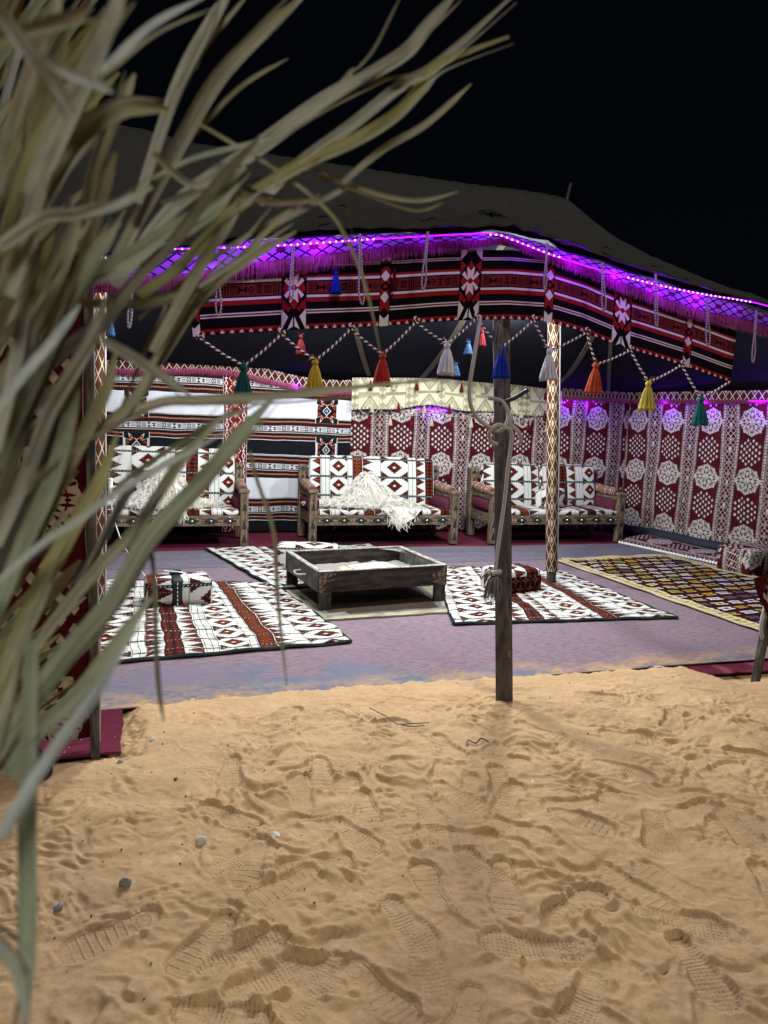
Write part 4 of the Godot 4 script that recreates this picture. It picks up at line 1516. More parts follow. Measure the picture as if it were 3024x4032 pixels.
func build_tent() -> void:
	# roof
	var roof := thing("tent_roof", "dark goat hair tent roof rising to a ridge, with a patterned tape and fringe under its eave", "tent roof")
	var b := MB.new()
	b.cloth(150, 48, func(u: float, v: float) -> Vector3: return roof_at(lerpf(-1.7, 6.9, u), v * 2.0), func(u: float, v: float) -> Vector2: return Vector2(u * 8.6, v * 6.4), 0.008)
	put("outer_cloth", b.done(), M.hair, roof)
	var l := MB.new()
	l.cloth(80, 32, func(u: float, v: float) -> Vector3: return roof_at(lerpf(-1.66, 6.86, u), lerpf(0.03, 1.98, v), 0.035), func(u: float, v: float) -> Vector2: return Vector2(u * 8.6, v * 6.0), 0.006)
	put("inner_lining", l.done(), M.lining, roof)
	for q: Array in [[1.3, 2.0, 2.4, 0.06], [2.9, 1.05, 3.1, 0.07], [4.2, 1.2, 5.0, 0.06], [4.6, 1.35, 5.9, 0.05], [0.5, 1.1, -0.1, 0.06]]:
		var s := MB.new()
		s.cloth(2, 20, func(u: float, v: float) -> Vector3:
			var x: float = lerpf(q[0], q[2], v) + (u - 0.5) * q[3]
			return roof_at(x, lerpf(q[1] if q[1] < 1.5 else 1.1, 1.93, v), 0.055 + 0.03 * sin(PI * v)), func(u: float, v: float) -> Vector2: return Vector2(u, v), 0.004)
		put("strap", s.done(), M.strap, roof)
	var tape := MB.new()
	tape.cloth(150, 3, func(u: float, v: float) -> Vector3:
		var x := lerpf(-1.6, 6.7, u)
		var dip := 0.008 * sin(x * 5.0)
		return Vector3(x, interp(EAVE, x) - 0.012 - (interp(DROP, x) - 0.010 + dip) * (1.0 - v), -3.405 + 0.006 * sin(x * 9.0)), func(u: float, v: float) -> Vector2: return Vector2(u * 8.3, 0.11 - v * 0.11), 0.003)
	put("eave_tape", tape.done(), M.trim, roof)
	strip_fringe(func(x: float) -> Vector3: return Vector3(x, interp(EAVE, x) - interp(DROP, x) + 0.002 - 0.008 * sin(x * 5.0), -3.398), -0.7, 4.2, 0.090, 1300, roof, 77, FRINGE)
	# the knot of cords over the front post
	var kn := MB.new()
	for k in 9:
		var a := TAU * k / 9.0 + 0.2
		var ln_ := 0.05 + 0.035 * fposmod(k * 0.618, 1.0)
		var p0 := roof_at(1.62, 0.11, -0.012)
		var p1 := roof_at(1.62 + cos(a) * ln_ * 0.5, 0.11 + sin(a) * ln_ * 0.22, -0.014)
		var p2 := roof_at(1.62 + cos(a) * ln_, 0.11 + sin(a) * ln_ * 0.44, -0.008)
		kn.tube(PackedVector3Array([p0, p1, p2]), PackedFloat32Array([0.009, 0.006, 0.003]), 6)
	put("tie_knot", kn.done(), M.black, roof)
	for k in 16:
		# dark darns scattered over the weave
		var x := 0.7 + 0.17 * k + 0.1 * sin(k * 5.0)
		var tt := 0.12 + 0.45 * fposmod(k * 0.381, 1.0)
		var dn := MB.new()
		dn.tube(PackedVector3Array([roof_at(x, tt, -0.003), roof_at(x + 0.03, tt + 0.004, -0.006), roof_at(x + 0.065, tt + 0.002, -0.003)]), PackedFloat32Array([0.003, 0.005, 0.002]), 5)
		put("darn", dn.done(), M.black, roof)
	# valance
	var val := thing("black_valance", "black woven valance with red and white stripes across the tent front", "valance")
	var vm := MB.new()
	vm.cloth(120, 8, func(u: float, v: float) -> Vector3:
		var x := lerpf(0.10, 3.14, u)
		var y := interp(HEM, x)
		var lean := (1.0 - u * 18.0) * 0.04 * (v) if u < 0.055 else 0.0
		return Vector3(x - lean, y + 0.345 * v, -3.425 + 0.012 * sin(x * 3.3) * (1.0 - v) + 0.005 * sin(x * 11.0) * (1.0 - v)), func(u: float, v: float) -> Vector2: return Vector2(u * 3.04 - 0.01, 0.345 - v * 0.345), 0.004)
	put("woven_cloth", vm.done(), M.valance, val)
	# walls
	hung("wall_blanket", "striped black white and brown blanket hung on the back wall", "wall hanging", Vector3(-1.5, 0.02, -8.80), Vector3(2.20, 0.02, -8.78), func(u: float) -> float: return 2.0 + 0.04 * sin(u * 9.0) - 0.17 * smoothstep(0.55, 1.0, u), M.blanket, 0.045, Vector2(-0.55, 1.64))
	hung("back_wall_cloth", "maroon wall cloth with white lace medallions behind the two right benches", "tent wall", Vector3(2.16, 0.02, -8.84), Vector3(6.24, 0.02, -8.70), func(_u: float) -> float: return 1.95, M.damask, 0.05, Vector2(0.14, 0.375))
	hung("side_wall_cloth", "maroon wall cloth with white lace medallions along the right side", "tent wall", Vector3(6.24, 0.03, -8.69), Vector3(7.15, 0.03, -4.2), func(u: float) -> float: return 1.93 - 0.02 * u, M.damask, 0.055, Vector2(0.1, 0.375))
	hung("left_wall_cloth", "maroon lattice wall cloth at the tent's left side, behind the wrapped pole", "tent wall", Vector3(-1.62, 0.03, -3.2), Vector3(-1.5, 0.03, -8.9), func(_u: float) -> float: return 2.0, M.damask, 0.03, Vector2(0.3, 0.0))
	# lattice tapes and fringes along the wall tops
	var bt := thing("wall_top_tape", "lattice tape with a mauve fringe above the striped blanket", "tape")
	var m1 := MB.new()
	var top1 := func(x: float) -> Vector3: return Vector3(x, 2.075 + 0.03 * sin(x * 3.0) - 0.14 * smoothstep(0.5, 2.2, x), -8.73)
	m1.cloth(60, 2, func(u: float, v: float) -> Vector3: return (top1 as Callable).call(lerpf(-1.5, 2.25, u)) - Vector3(0, 0.12 * (1.0 - v), 0), func(u: float, v: float) -> Vector2: return Vector2(u * 3.75, 0.12 - v * 0.12), 0.004)
	put("lattice_tape", m1.done(), M.tape, bt)
	strip_fringe(func(x: float) -> Vector3: return (top1 as Callable).call(x) - Vector3(0, 0.118, -0.004), -1.45, 2.2, 0.085, 500, bt, 78)
	var st := thing("side_wall_tape", "lattice tape with a crimson fringe along the top of the right wall", "tape")
	var m2 := MB.new()
	var top2 := func(u: float) -> Vector3: return Vector3(5.12, 1.985, -8.64).lerp(Vector3(6.17, 1.975, -8.59), minf(u * 3.5, 1.0)) if u < 0.2857 else Vector3(6.17, 1.975, -8.59).lerp(Vector3(7.05, 1.96, -4.2), (u - 0.2857) / 0.7143)
	m2.cloth(84, 2, func(u: float, v: float) -> Vector3: return (top2 as Callable).call(u) - Vector3(0, 0.11 * (1.0 - v), 0), func(u: float, v: float) -> Vector2: return Vector2(u * 5.6, 0.11 - v * 0.11), 0.004)
	put("lattice_tape", m2.done(), M.tape, st)
	strip_fringe(func(u: float) -> Vector3: return (top2 as Callable).call(u) - Vector3(0.006, 0.108, -0.004), 0.0, 1.0, 0.06, 520, st, 79)
	var cb := MB.new()
	cb.cloth(60, 5, func(u: float, v: float) -> Vector3:
		var x := lerpf(2.18, 5.17, u)
		var lo := 1.575 + 0.05 * sin(u * 3.0) + 0.055 * exp(-pow((u - 0.34) / 0.12, 2.0)) + 0.03 * sin(u * 22.0) * 0.3
		var hi := 1.97 + 0.06 * sin(u * PI) - 0.02 * u
		return Vector3(x, lerpf(lo, hi, v), -8.70 + 0.02 * sin(u * 17.0) * (1.0 - v)), func(u: float, v: float) -> Vector2: return Vector2(u * 2.99, 0.38 - v * 0.38), 0.006)
	tag(put("cream_hanging", cb.done(), M.cream, self), "cream hanging with dark chevrons along the top of the back wall", "wall hanging")
	# skirt of dark sheeting at the foot of the right wall
	var tb := MB.new()
	tb.tube(curve([Vector3(6.05, 0.06, -8.62), Vector3(6.30, 0.07, -7.9), Vector3(6.42, 0.055, -7.3), Vector3(6.55, 0.065, -6.7), Vector3(6.68, 0.05, -6.0)], 6), PackedFloat32Array([0.075]), 9)
	tag(put("rolled_sheeting", tb.done(), M.tarp, self), "dark blue sheeting rolled along the foot of the right wall", "tarp")
	# front curtains either side of the opening
	var cu := thing("left_curtain", "brown red curtain with white lace at the left of the tent opening, behind the palm", "curtain")
	hung("curtain_cloth", "", "", Vector3(-1.7, 0.05, -3.08), Vector3(-0.30, 0.055, -3.10), func(_u: float) -> float: return 2.06, M.curtain, 0.03, Vector2(-0.075, 0.405), "", cu, 40)
	put("hem_cord", cord_line([Vector3(-0.295, 0.04, -3.085), Vector3(-0.288, 0.5, -3.088), Vector3(-0.305, 1.0, -3.085), Vector3(-0.30, 1.5, -3.09), Vector3(-0.32, 2.05, -3.09)], 0.008), M.rope, cu)
	bar("curtain_stake", Vector3(-0.305, 1.0, -3.05), Vector3(0.036, 2.1, 0.036), M.post, cu, 0.004)
	var cr := thing("right_curtain", "brown red curtain gathered at the right edge of the opening above a stake", "curtain")
	var rc := MB.new()
	rc.cloth(30, 16, func(u: float, v: float) -> Vector3:
		var x := 3.33 + u * 1.6 + 0.05 * sin(v * 5.0) * (1.0 - u) + (0.09 * (1.0 - smoothstep(0.1, 0.3, v))) * (1.0 - u)
		return Vector3(x, 0.20 + 0.42 * v, -3.25 + 0.05 * sin(u * 14.0 + v * 3.0)), func(u: float, v: float) -> Vector2: return Vector2(u * 1.6 + 0.15, -v * 0.42), 0.010)
	put("curtain_cloth", rc.done(), M.curtain, cr)
	put("hem_cord", cord_line([Vector3(3.40, 0.20, -3.23), Vector3(3.345, 0.32, -3.225), Vector3(3.36, 0.45, -3.225), Vector3(3.40, 0.62, -3.23)], 0.011), M.rope, cr)
	var stake := bar("curtain_stake", Vector3(3.385, 0.26, -3.235), Vector3(0.04, 0.60, 0.04), M.post, cr)
	stake.rotation.z = -0.10

func build_rugs() -> void:
	var im := cv(512, 512, c8(170, 164, 136))
	R(im, 40, 40, 432, 432, c8(120, 122, 116))
	R(im, 62, 62, 388, 388, c8(78, 66, 54))
	R(im, 40, 420, 80, 52, c8(150, 150, 140))
	M.board = cloth_mat(tex(im), Vector2(1.25, 1.15), 0.7)
	rug("fire_board", "pale board with a scorched dark middle beneath the fire table", "mat", [Vector2(1.00, -4.80), Vector2(2.14, -4.86), Vector2(2.24, -6.05), Vector2(0.86, -5.68)], 0.014, M.board, Vector2(1.25, 1.15), 0.012, 0.0)
	var g := "white sadu rugs around the fire table"
	var black_edge := plain(Color(0.02, 0.024, 0.026), 0.95, 0.1)
	for q: Array in [["left white rug with brown diamonds reaching the front of the carpet, under the strapped cushion", Vector2(-0.62, -4.13), Vector2(1.13, -4.28), Vector2(0.86, -5.95), Vector2(-0.62, -6.30), 0.014], ["white rug with brown diamonds lying behind the fire table, nearest the benches", Vector2(0.86, -5.72), Vector2(2.35, -6.05), Vector2(2.20, -7.72), Vector2(0.36, -7.62), 0.019], ["right white rug with brown diamonds between the front post and the wrapped pole", Vector2(1.94, -4.56), Vector2(3.76, -4.43), Vector2(3.74, -6.10), Vector2(2.54, -6.50), 0.0145]]:
		var rr := rug("white_rug", q[0], "rug", [q[1], q[2], q[3], q[4]], q[5], M.sadu_rug, Vector2(1.62, 1.9), 0.009, 0.016, "", false, g)
		var c := [q[1], q[2], q[3], q[4], q[1]]
		for k in 4:
			var e := MB.new()
			var a: Vector2 = c[k]
			var d: Vector2 = c[k + 1]
			var line := PackedVector3Array()
			for s in 27:
				var p := a.lerp(d, s / 26.0)
				var wob := 0.010 * fine.get_noise_2d(p.x * 3.0, p.y * 3.0 + 20.0) * 2.2
				line.append(Vector3(p.x + wob, q[5] + 0.009 + 0.004 * sin(s * 1.3), p.y + wob))
			e.tube(line, PackedFloat32Array([0.013]), 7)
			put("bound_edge", e.done(), black_edge, rr)
	rug("maroon_rug", "maroon rug with rows of yellow and white dashes and a cream border", "rug", [Vector2(4.15, -3.86), Vector2(5.85, -3.98), Vector2(5.55, -6.80), Vector2(3.99, -6.68)], 0.020, M.dash, Vector2(1.6, 2.85), 0.009, 0.010)
	# sitting mattress along the right wall
	var mt := thing("sitting_mat", "faded red and white sitting mat along the right wall", "mat", Vector3(0, 0, 0))
	var mm := MB.new()
	var mc := [Vector2(5.86, -5.95), Vector2(6.42, -5.95), Vector2(6.28, -8.0), Vector2(5.50, -7.62)]
	mm.cloth(20, 24, func(u: float, v: float) -> Vector3:
		var p: Vector2 = (mc[0] as Vector2).lerp(mc[1], u).lerp((mc[3] as Vector2).lerp(mc[2], u), v)
		return Vector3(p.x, 0.07 + 0.012 * sin(v * 8.0) * sin(u * PI) - 0.045 * pow(absf(u * 2.0 - 1.0), 6.0), p.y), func(u: float, v: float) -> Vector2: return Vector2(u * 0.6, v * 2.0), 0.045)
	put("mattress", mm.done(), M.damask, mt)
	for k in 44:
		var p: Vector2 = (mc[0] as Vector2).lerp(mc[3], k / 43.0)
		var bd := put("bead", bead_mesh(), M.card, mt)
		bd.position = Vector3(p.x - 0.012, 0.03, p.y)

var bead_cache: ArrayMesh
func bead_mesh() -> ArrayMesh:
	if bead_cache == null:
		var b := MB.new()
		b.lathe(PackedVector2Array([Vector2(0.0001, -0.018), Vector2(0.014, -0.012), Vector2(0.019, 0), Vector2(0.014, 0.012), Vector2(0.0001, 0.018)]), 8, Transform3D())
		bead_cache = b.done()
	return bead_cache

func build_benches() -> void:
	bench(-0.97, 0.82, -7.76, -8.52, 1.05, "wooden bench at the left against the striped blanket, half hidden by the palm", 0.43, "one")
	bench(1.50, 3.31, -7.76, -8.56, 0.99, "middle wooden bench between the striped blanket and the front post, with a shaggy sheepskin", 0.0, "one")
	bench(3.72, 5.60, -7.72, -8.46, 0.95, "wooden bench behind the front post and wrapped pole, with a loose box cushion", 0.28, "two")
	fleece("shaggy white sheepskin heaped on the middle bench and hanging over its rail", Vector3(2.28, 0.425, -7.95), [1.22, [-0.03, -0.16, 0.37, 0.19], [-0.36, 0.0, 0.04, 0.2], [0.2, 0.02, 0.10, 0.16]], 5)
	fleece("rumpled white sheepskin on the left bench seen through the palm leaves", Vector3(0.02, 0.425, -7.95), [1.15, [-0.10, -0.12, 0.33, 0.19], [0.06, -0.05, 0.14, 0.16], [-0.32, 0.02, 0.06, 0.2]], 9)
	var cu := thing("box_cushion", "small white and brown box cushion standing on the right bench", "cushion", Vector3(4.66, 0.43, -7.98), 0.5)
	var cm := put("cover", pad(Vector3(0.36, 0.24, 0.24), 0.03, Vector2(0.1, 0.3)), M.sadu, cu)
	cm.position = Vector3(0, 0.12, 0)
	cm.rotation.x = -0.12
	# floor cushions
	var g := "box cushions on the rugs around the fire table"
	var p1 := thing("floor_cushion", "white box cushion with a black strap on the left white rug", "cushion", Vector3(0.055, 0.022, -5.44), 0.10, g)
	var c1 := put("cover", pad(Vector3(0.47, 0.205, 0.27), 0.03, Vector2(0.02, 0.30)), M.sadu, p1)
	c1.position = Vector3(0, 0.105, 0)
	var sp := put("strap", pad(Vector3(0.11, 0.216, 0.284), 0.03, Vector2.ZERO), M.black, p1)
	sp.position = Vector3(-0.02, 0.105, 0)
	for k in 6:
		var d := bar("stitch", Vector3(-0.02, 0.03 + 0.03 * k, 0.1555), Vector3(0.006, 0.017, 0.003), M.card, p1, 0.001)
		d.position.z = 0.154
	var bx := thing("tinder_box", "small black box with a white cord on top of the strapped cushion", "box", Vector3(0.04, 0.243, -5.46), 0.1)
	bar("lid", Vector3(0, 0.012, 0), Vector3(0.085, 0.024, 0.085), M.black, bx, 0.004)
	put("cord", cord_line([Vector3(-0.09, 0.03, 0.02), Vector3(-0.02, 0.03, 0.06), Vector3(0.03, 0.024, 0.075), Vector3(0.035, 0.03, 0.07)], 0.004), M.plastic, bx)
	var p2 := thing("floor_cushion", "white box cushion with brown diamonds lying behind the fire table", "cushion", Vector3(1.27, 0.026, -6.62), -0.25, g)
	var c2 := put("cover", pad(Vector3(0.60, 0.22, 0.27), 0.04, Vector2(0.2, 0.1)), M.sadu, p2)
	c2.position = Vector3(0, 0.11, 0)
	var p3 := thing("floor_cushion", "box cushion with a white top and dark patterned side behind the front post", "cushion", Vector3(2.86, 0.022, -5.48), 0.22, g)
	var c3 := put("cover", pad(Vector3(0.46, 0.20, 0.28), 0.03, Vector2(0.62, 0.02)), M.sadu, p3)
	c3.position = Vector3(0, 0.10, 0)
	var sd := put("side_panel", pad(Vector3(0.44, 0.135, 0.02), 0.008, Vector2(0.43, 0.0), 0.003), M.dark_side, p3)
	sd.position = Vector3(0, 0.075, 0.146)
	var p4 := thing("draped_cube", "cube draped in maroon lace cloth at the right edge beside the sitting mat", "cushion", Vector3(5.88, 0.024, -5.86), 0.12)
	var c4 := put("cover", pad(Vector3(0.62, 0.27, 0.42), 0.04, Vector2(0.0, 0.28)), M.damask, p4)
	c4.position = Vector3(0, 0.135, 0)

func build_hearth() -> void:
	# corners of the rim at 0.3 m: a low square box on four legs
	var t := thing("fire_table", "low dark fire table, an open wooden box on four short legs", "fire pit", Vector3(1.535, 0.026, -5.53), 0.13)
	var w := 1.08
	var d := 0.83
	var y := 0.212
	var h := 0.155
	bar("front_board", Vector3(0, y, d * 0.5), Vector3(w, h, 0.036), M.hearth, t, 0.003)
	bar("back_board", Vector3(0, y, -d * 0.5), Vector3(w, h, 0.036), M.hearth, t, 0.003)
	for s: float in [-1.0, 1.0]:
		var sb := bar("side_board", Vector3(s * (w * 0.5 - 0.015), y, 0), Vector3(0.034, h, d - 0.037), M.hearth_side, t, 0.003)
		bar("rim", Vector3(0, h * 0.5 + 0.004, 0), Vector3(0.044, 0.012, d - 0.045), M.hearth_rim, sb, 0.003)
		for z: float in [-1.0, 1.0]:
			var leg := bar("leg", Vector3(s * (w * 0.5 - 0.052), 0.066, z * (d * 0.5 + 0.001)), Vector3(0.095, 0.136, 0.038), M.hearth_leg, t, 0.004)
			leg.rotation.z = 0.0
			var pm := MB.new()
			var n := 10
			for k in n:
				# torn sheet-metal corner plate, wavy inner edge
				var v0 := -0.5 + float(k) / n
				var v1 := -0.5 + float(k + 1) / n
				var e0 := 0.085 + 0.045 * sin(v0 * 5.0 + s + z) + 0.02 * sin(v0 * 17.0)
				var e1 := 0.085 + 0.045 * sin(v1 * 5.0 + s + z) + 0.02 * sin(v1 * 17.0)
				var x := s * (w * 0.5 + 0.002)
				pm.face(Vector3(x, v0 * h, 0), Vector3(x - s * e0, v0 * h, 0), Vector3(x - s * e1, v1 * h, 0), Vector3(x, v1 * h, 0), Vector3(0, 0, z))
			var plate := put("corner_plate", pm.done(), M.rust, t)
			plate.position = Vector3(0, y, z * (d * 0.5 + 0.0205))
	for z: float in [-1.0, 1.0]:
		bar("rim", Vector3(0, y + h * 0.5 + 0.006, z * d * 0.5), Vector3(w + 0.004, 0.008, 0.038), M.hearth_rim, t, 0.003)
	bar("floor_plate", Vector3(0, 0.150, 0), Vector3(w - 0.06, 0.02, d - 0.04), M.rust, t, 0.002)
	put("handle", cord_line([Vector3(-w * 0.5 - 0.014, 0.225, 0.02), Vector3(-w * 0.5 - 0.07, 0.222, 0.03), Vector3(-w * 0.5 - 0.075, 0.218, 0.14), Vector3(-w * 0.5 - 0.014, 0.220, 0.15)], 0.009, 5), M.wire, t)
	var ab := MB.new()
	ab.cloth(24, 18, func(u: float, v: float) -> Vector3:
		var p := Vector2((u - 0.5) * (w - 0.08), (0.5 - v) * (d - 0.08))
		return Vector3(p.x, 0.178 + 0.018 * fine.get_noise_2d(p.x * 9.0, p.y * 9.0) + 0.01 * fine.get_noise_2d(p.x * 30.0, p.y * 30.0), p.y), func(u: float, v: float) -> Vector2: return Vector2(u, v), 0.01)
	put("ash_bed", ab.done(), M.ash, t, "stuff")
	# wire mesh over the right corners
	var wm := MB.new()
	for z: float in [-1.0, 1.0]:
		for k in 7:
			var f := k / 6.0
			wm.tube(PackedVector3Array([Vector3(w * 0.5 - 0.05 - 0.20 * f, 0.288, z * (d * 0.5)), Vector3(w * 0.5 - 0.02, 0.276 - 0.02 * sin(f * PI), z * (d * 0.5 - 0.06 - 0.16 * (1.0 - f)))]), PackedFloat32Array([0.0024]), 5, false)
			wm.tube(PackedVector3Array([Vector3(w * 0.5 - 0.24 + 0.22 * f, 0.287, z * (d * 0.5 - 0.005)), Vector3(w * 0.5 - 0.10 + 0.08 * f, 0.280, z * (d * 0.5 - 0.10 - 0.04 * f))]), PackedFloat32Array([0.0024]), 5, false)
	put("wire_mesh", wm.done(), M.wire, t, "stuff")
	# what lies in it
	var pl := thing("paper_tray", "white paper tray lying in the ashes of the fire table", "tray", Vector3(1.62, 0.222, -5.52), 0.3)
	var tm := MB.new()
	tm.cloth(10, 8, func(u: float, v: float) -> Vector3: return Vector3((u - 0.5) * 0.36, 0.006 + 0.020 * pow(maxf(absf(u * 2 - 1), absf(v * 2 - 1)), 4.0), (0.5 - v) * 0.26), func(u: float, v: float) -> Vector2: return Vector2(u, v), 0.004)
	put("sheet", tm.done(), M.card, pl)
	bar("burn_mark", Vector3(0.04, 0.0125, 0.0), Vector3(0.05, 0.004, 0.014), M.black, pl, 0.001)
	var fl := MB.new()
	fl.cloth(8, 5, func(u: float, v: float) -> Vector3: return Vector3((u - 0.5) * 0.19 * (1.0 - 0.4 * v), 0.012 + 0.02 * v + 0.012 * sin(u * 5.0), (0.5 - v) * 0.12), func(u: float, v: float) -> Vector2: return Vector2(u, v), 0.006)
	var fo := put("flatbread", fl.done(), M.crust, self)
	fo.position = Vector3(1.38, 0.225, -5.42)
	fo.rotation.y = 0.3
	tag(fo, "torn piece of tan flatbread beside the paper tray in the fire table", "bread")

func wrapped_pole(label: String, foot: Vector3, head: Vector3, bare: float) -> void:
	var t := thing("wrapped_pole", label, "tent pole", foot, 0.0, "tent poles wrapped in brown and cream lattice cloth")
	var d := head - foot
	var b := MB.new()
	b.tube(PackedVector3Array([Vector3.ZERO, d * 0.5, d]), PackedFloat32Array([0.043]), 14)
	put("pole", b.done(), M.post, t)
	var w := MB.new()
	var pts := PackedVector3Array()
	var rad := PackedFloat32Array()
	for k in 40:
		pts.append(d * lerpf(bare / d.length(), 0.99, k / 39.0))
		rad.append(0.052 + 0.0015 * sin(k * 1.7))
	w.tube(pts, rad, 18)
	put("wrapping", w.done(), M.wrap_pole, t)
	put("seam_cord", cord_line([d * (bare / d.length()) + Vector3(0.045, 0, 0.034), d * 0.35 + Vector3(0.048, 0, 0.032), d * 0.7 + Vector3(0.045, 0, 0.036), d * 0.98 + Vector3(0.046, 0, 0.034)], 0.006), M.rope, t)

func build_poles() -> void:
	M.wrap_pole = M.wrap.duplicate()
	M.wrap_pole.uv1_scale = Vector3(3.0, 1.0 / 0.15, 1)
	wrapped_pole("wrapped brown and cream lattice pole standing by the right white rug", Vector3(3.37, 0.02, -5.65), Vector3(3.15, 3.38, -5.66), 0.12)
	wrapped_pole("wrapped brown and cream lattice pole at the left, behind the palm leaves", Vector3(-0.51, 0.02, -5.52), Vector3(-0.48, 3.36, -5.62), 0.03)
	var st := put("ridge_stick", cord_line([Vector3(3.28, 3.36, -5.7), Vector3(3.295, 3.45, -5.7), Vector3(3.315, 3.55, -5.7)], 0.013, 2), M.strap, self)
	tag(st, "short stick poking up from the ridge of the tent roof", "stick")
	# front post, a squared timber
	var p := thing("front_post", "weathered square timber post holding up the tent front, foot in the sand", "tent post", Vector3(1.68, 0, -3.20), 0.62)
	var b := MB.new()
	var lean := Vector3(0.01, 2.06, -0.33).rotated(Vector3.UP, -0.62)
	b.box(Transform3D(), Vector3(0.070, 2.16, 0.070), 0.006)
	var tm := put("timber", b.done(), M.post, p)
	tm.basis = Basis(Quaternion(Vector3.UP, lean.normalized()))
	tm.position = lean * 0.48
	for q: Array in [[0.43, 0.0, 0.017], [1.0, 0.004, 0.014], [0.25, -0.006, 0.02]]:
		var kb := MB.new()
		kb.lathe(PackedVector2Array([Vector2(q[2], 0), Vector2(q[2] * 0.9, 0.005), Vector2(q[2] * 0.5, 0.007), Vector2(0.0001, 0.006)]), 12, Transform3D(Basis(Vector3.RIGHT, PI / 2), Vector3.ZERO), 0.1, 3)
		var knot := put("knot", kb.done(), M.wood_v, tm)
		knot.position = Vector3(q[1], q[0] - 0.48 * 2.05 + 0.0, 0.0340)
	# rope tied round the post
	var rp := thing("tent_rope", "pale rope looped round the front post and hanging to a frayed end", "rope")
	var r := 0.0098
	put("strand", cord_line([Vector3(1.53, 2.0, -3.44), Vector3(1.45, 1.925, -3.27), Vector3(1.375, 1.79, -3.13), Vector3(1.353, 1.60, -3.12), Vector3(1.385, 1.50, -3.12), Vector3(1.46, 1.44, -3.115), Vector3(1.515, 1.425, -3.105), Vector3(1.555, 1.47, -3.11), Vector3(1.565, 1.53, -3.14), Vector3(1.53, 1.575, -3.16)], r, 8, 9), M.rope, rp)
	put("strand", cord_line([Vector3(1.49, 1.58, -3.20), Vector3(1.535, 1.565, -3.14), Vector3(1.572, 1.50, -3.125), Vector3(1.585, 1.455, -3.125), Vector3(1.628, 1.425, -3.135), Vector3(1.662, 1.38, -3.165), Vector3(1.66, 1.36, -3.2)], r, 8, 9), M.rope, rp)
	put("strand", cord_line([Vector3(1.555, 1.44, -3.10), Vector3(1.50, 1.452, -3.092), Vector3(1.462, 1.42, -3.10), Vector3(1.475, 1.375, -3.115), Vector3(1.515, 1.36, -3.13)], r, 8, 9), M.rope, rp)
	put("strand", cord_line([Vector3(1.515, 1.435, -3.095), Vector3(1.555, 1.435, -3.085), Vector3(1.572, 1.39, -3.085), Vector3(1.565, 1.28, -3.09), Vector3(1.555, 1.08, -3.09), Vector3(1.53, 0.86, -3.08), Vector3(1.515, 0.72, -3.07)], r, 8, 9), M.rope, rp)
	put("tie", cord_line([Vector3(1.52, 1.55, -3.15), Vector3(1.60, 1.585, -3.135), Vector3(1.672, 1.625, -3.15)], 0.0105, 4), M.black, rp)
	var fr := MB.new()
	for k in 110:
		var a := rng.randf() * TAU
		var q := Vector3(cos(a), 0, sin(a)) * rng.randf_range(0.3, 1.0)
		fr.strand(PackedVector3Array([Vector3(1.514, 0.735, -3.07), Vector3(1.514, 0.70, -3.07) + q * 0.030, Vector3(1.512, 0.655, -3.07) + q * 0.040, Vector3(1.505, rng.randf_range(0.585, 0.63), -3.07) + q * 0.046]), 0.005)
	put("frayed_end", fr.done(), M.fray, rp, "stuff")
	var kb2 := MB.new()
	kb2.tube(curve([Vector3(1.495, 0.735, -3.055), Vector3(1.53, 0.745, -3.05), Vector3(1.54, 0.735, -3.08), Vector3(1.51, 0.728, -3.09), Vector3(1.49, 0.74, -3.075)], 4), PackedFloat32Array([0.012]), 7)
	put("stopper_knot", kb2.done(), M.rope, rp)
	var fr2 := MB.new()
	for k in 90:
		var a := rng.randf() * TAU
		var q := Vector3(cos(a), 0, sin(a)) * rng.randf_range(0.3, 1.0)
		fr2.strand(PackedVector3Array([Vector3(1.512, 1.945, -3.19), Vector3(1.512, 1.91, -3.175) + q * 0.024, Vector3(1.508, 1.86, -3.17) + q * 0.030, Vector3(1.508, rng.randf_range(1.78, 1.84), -3.17) + q * 0.026]), 0.003)
	put("frayed_end", fr2.done(), M.fray, rp, "stuff")

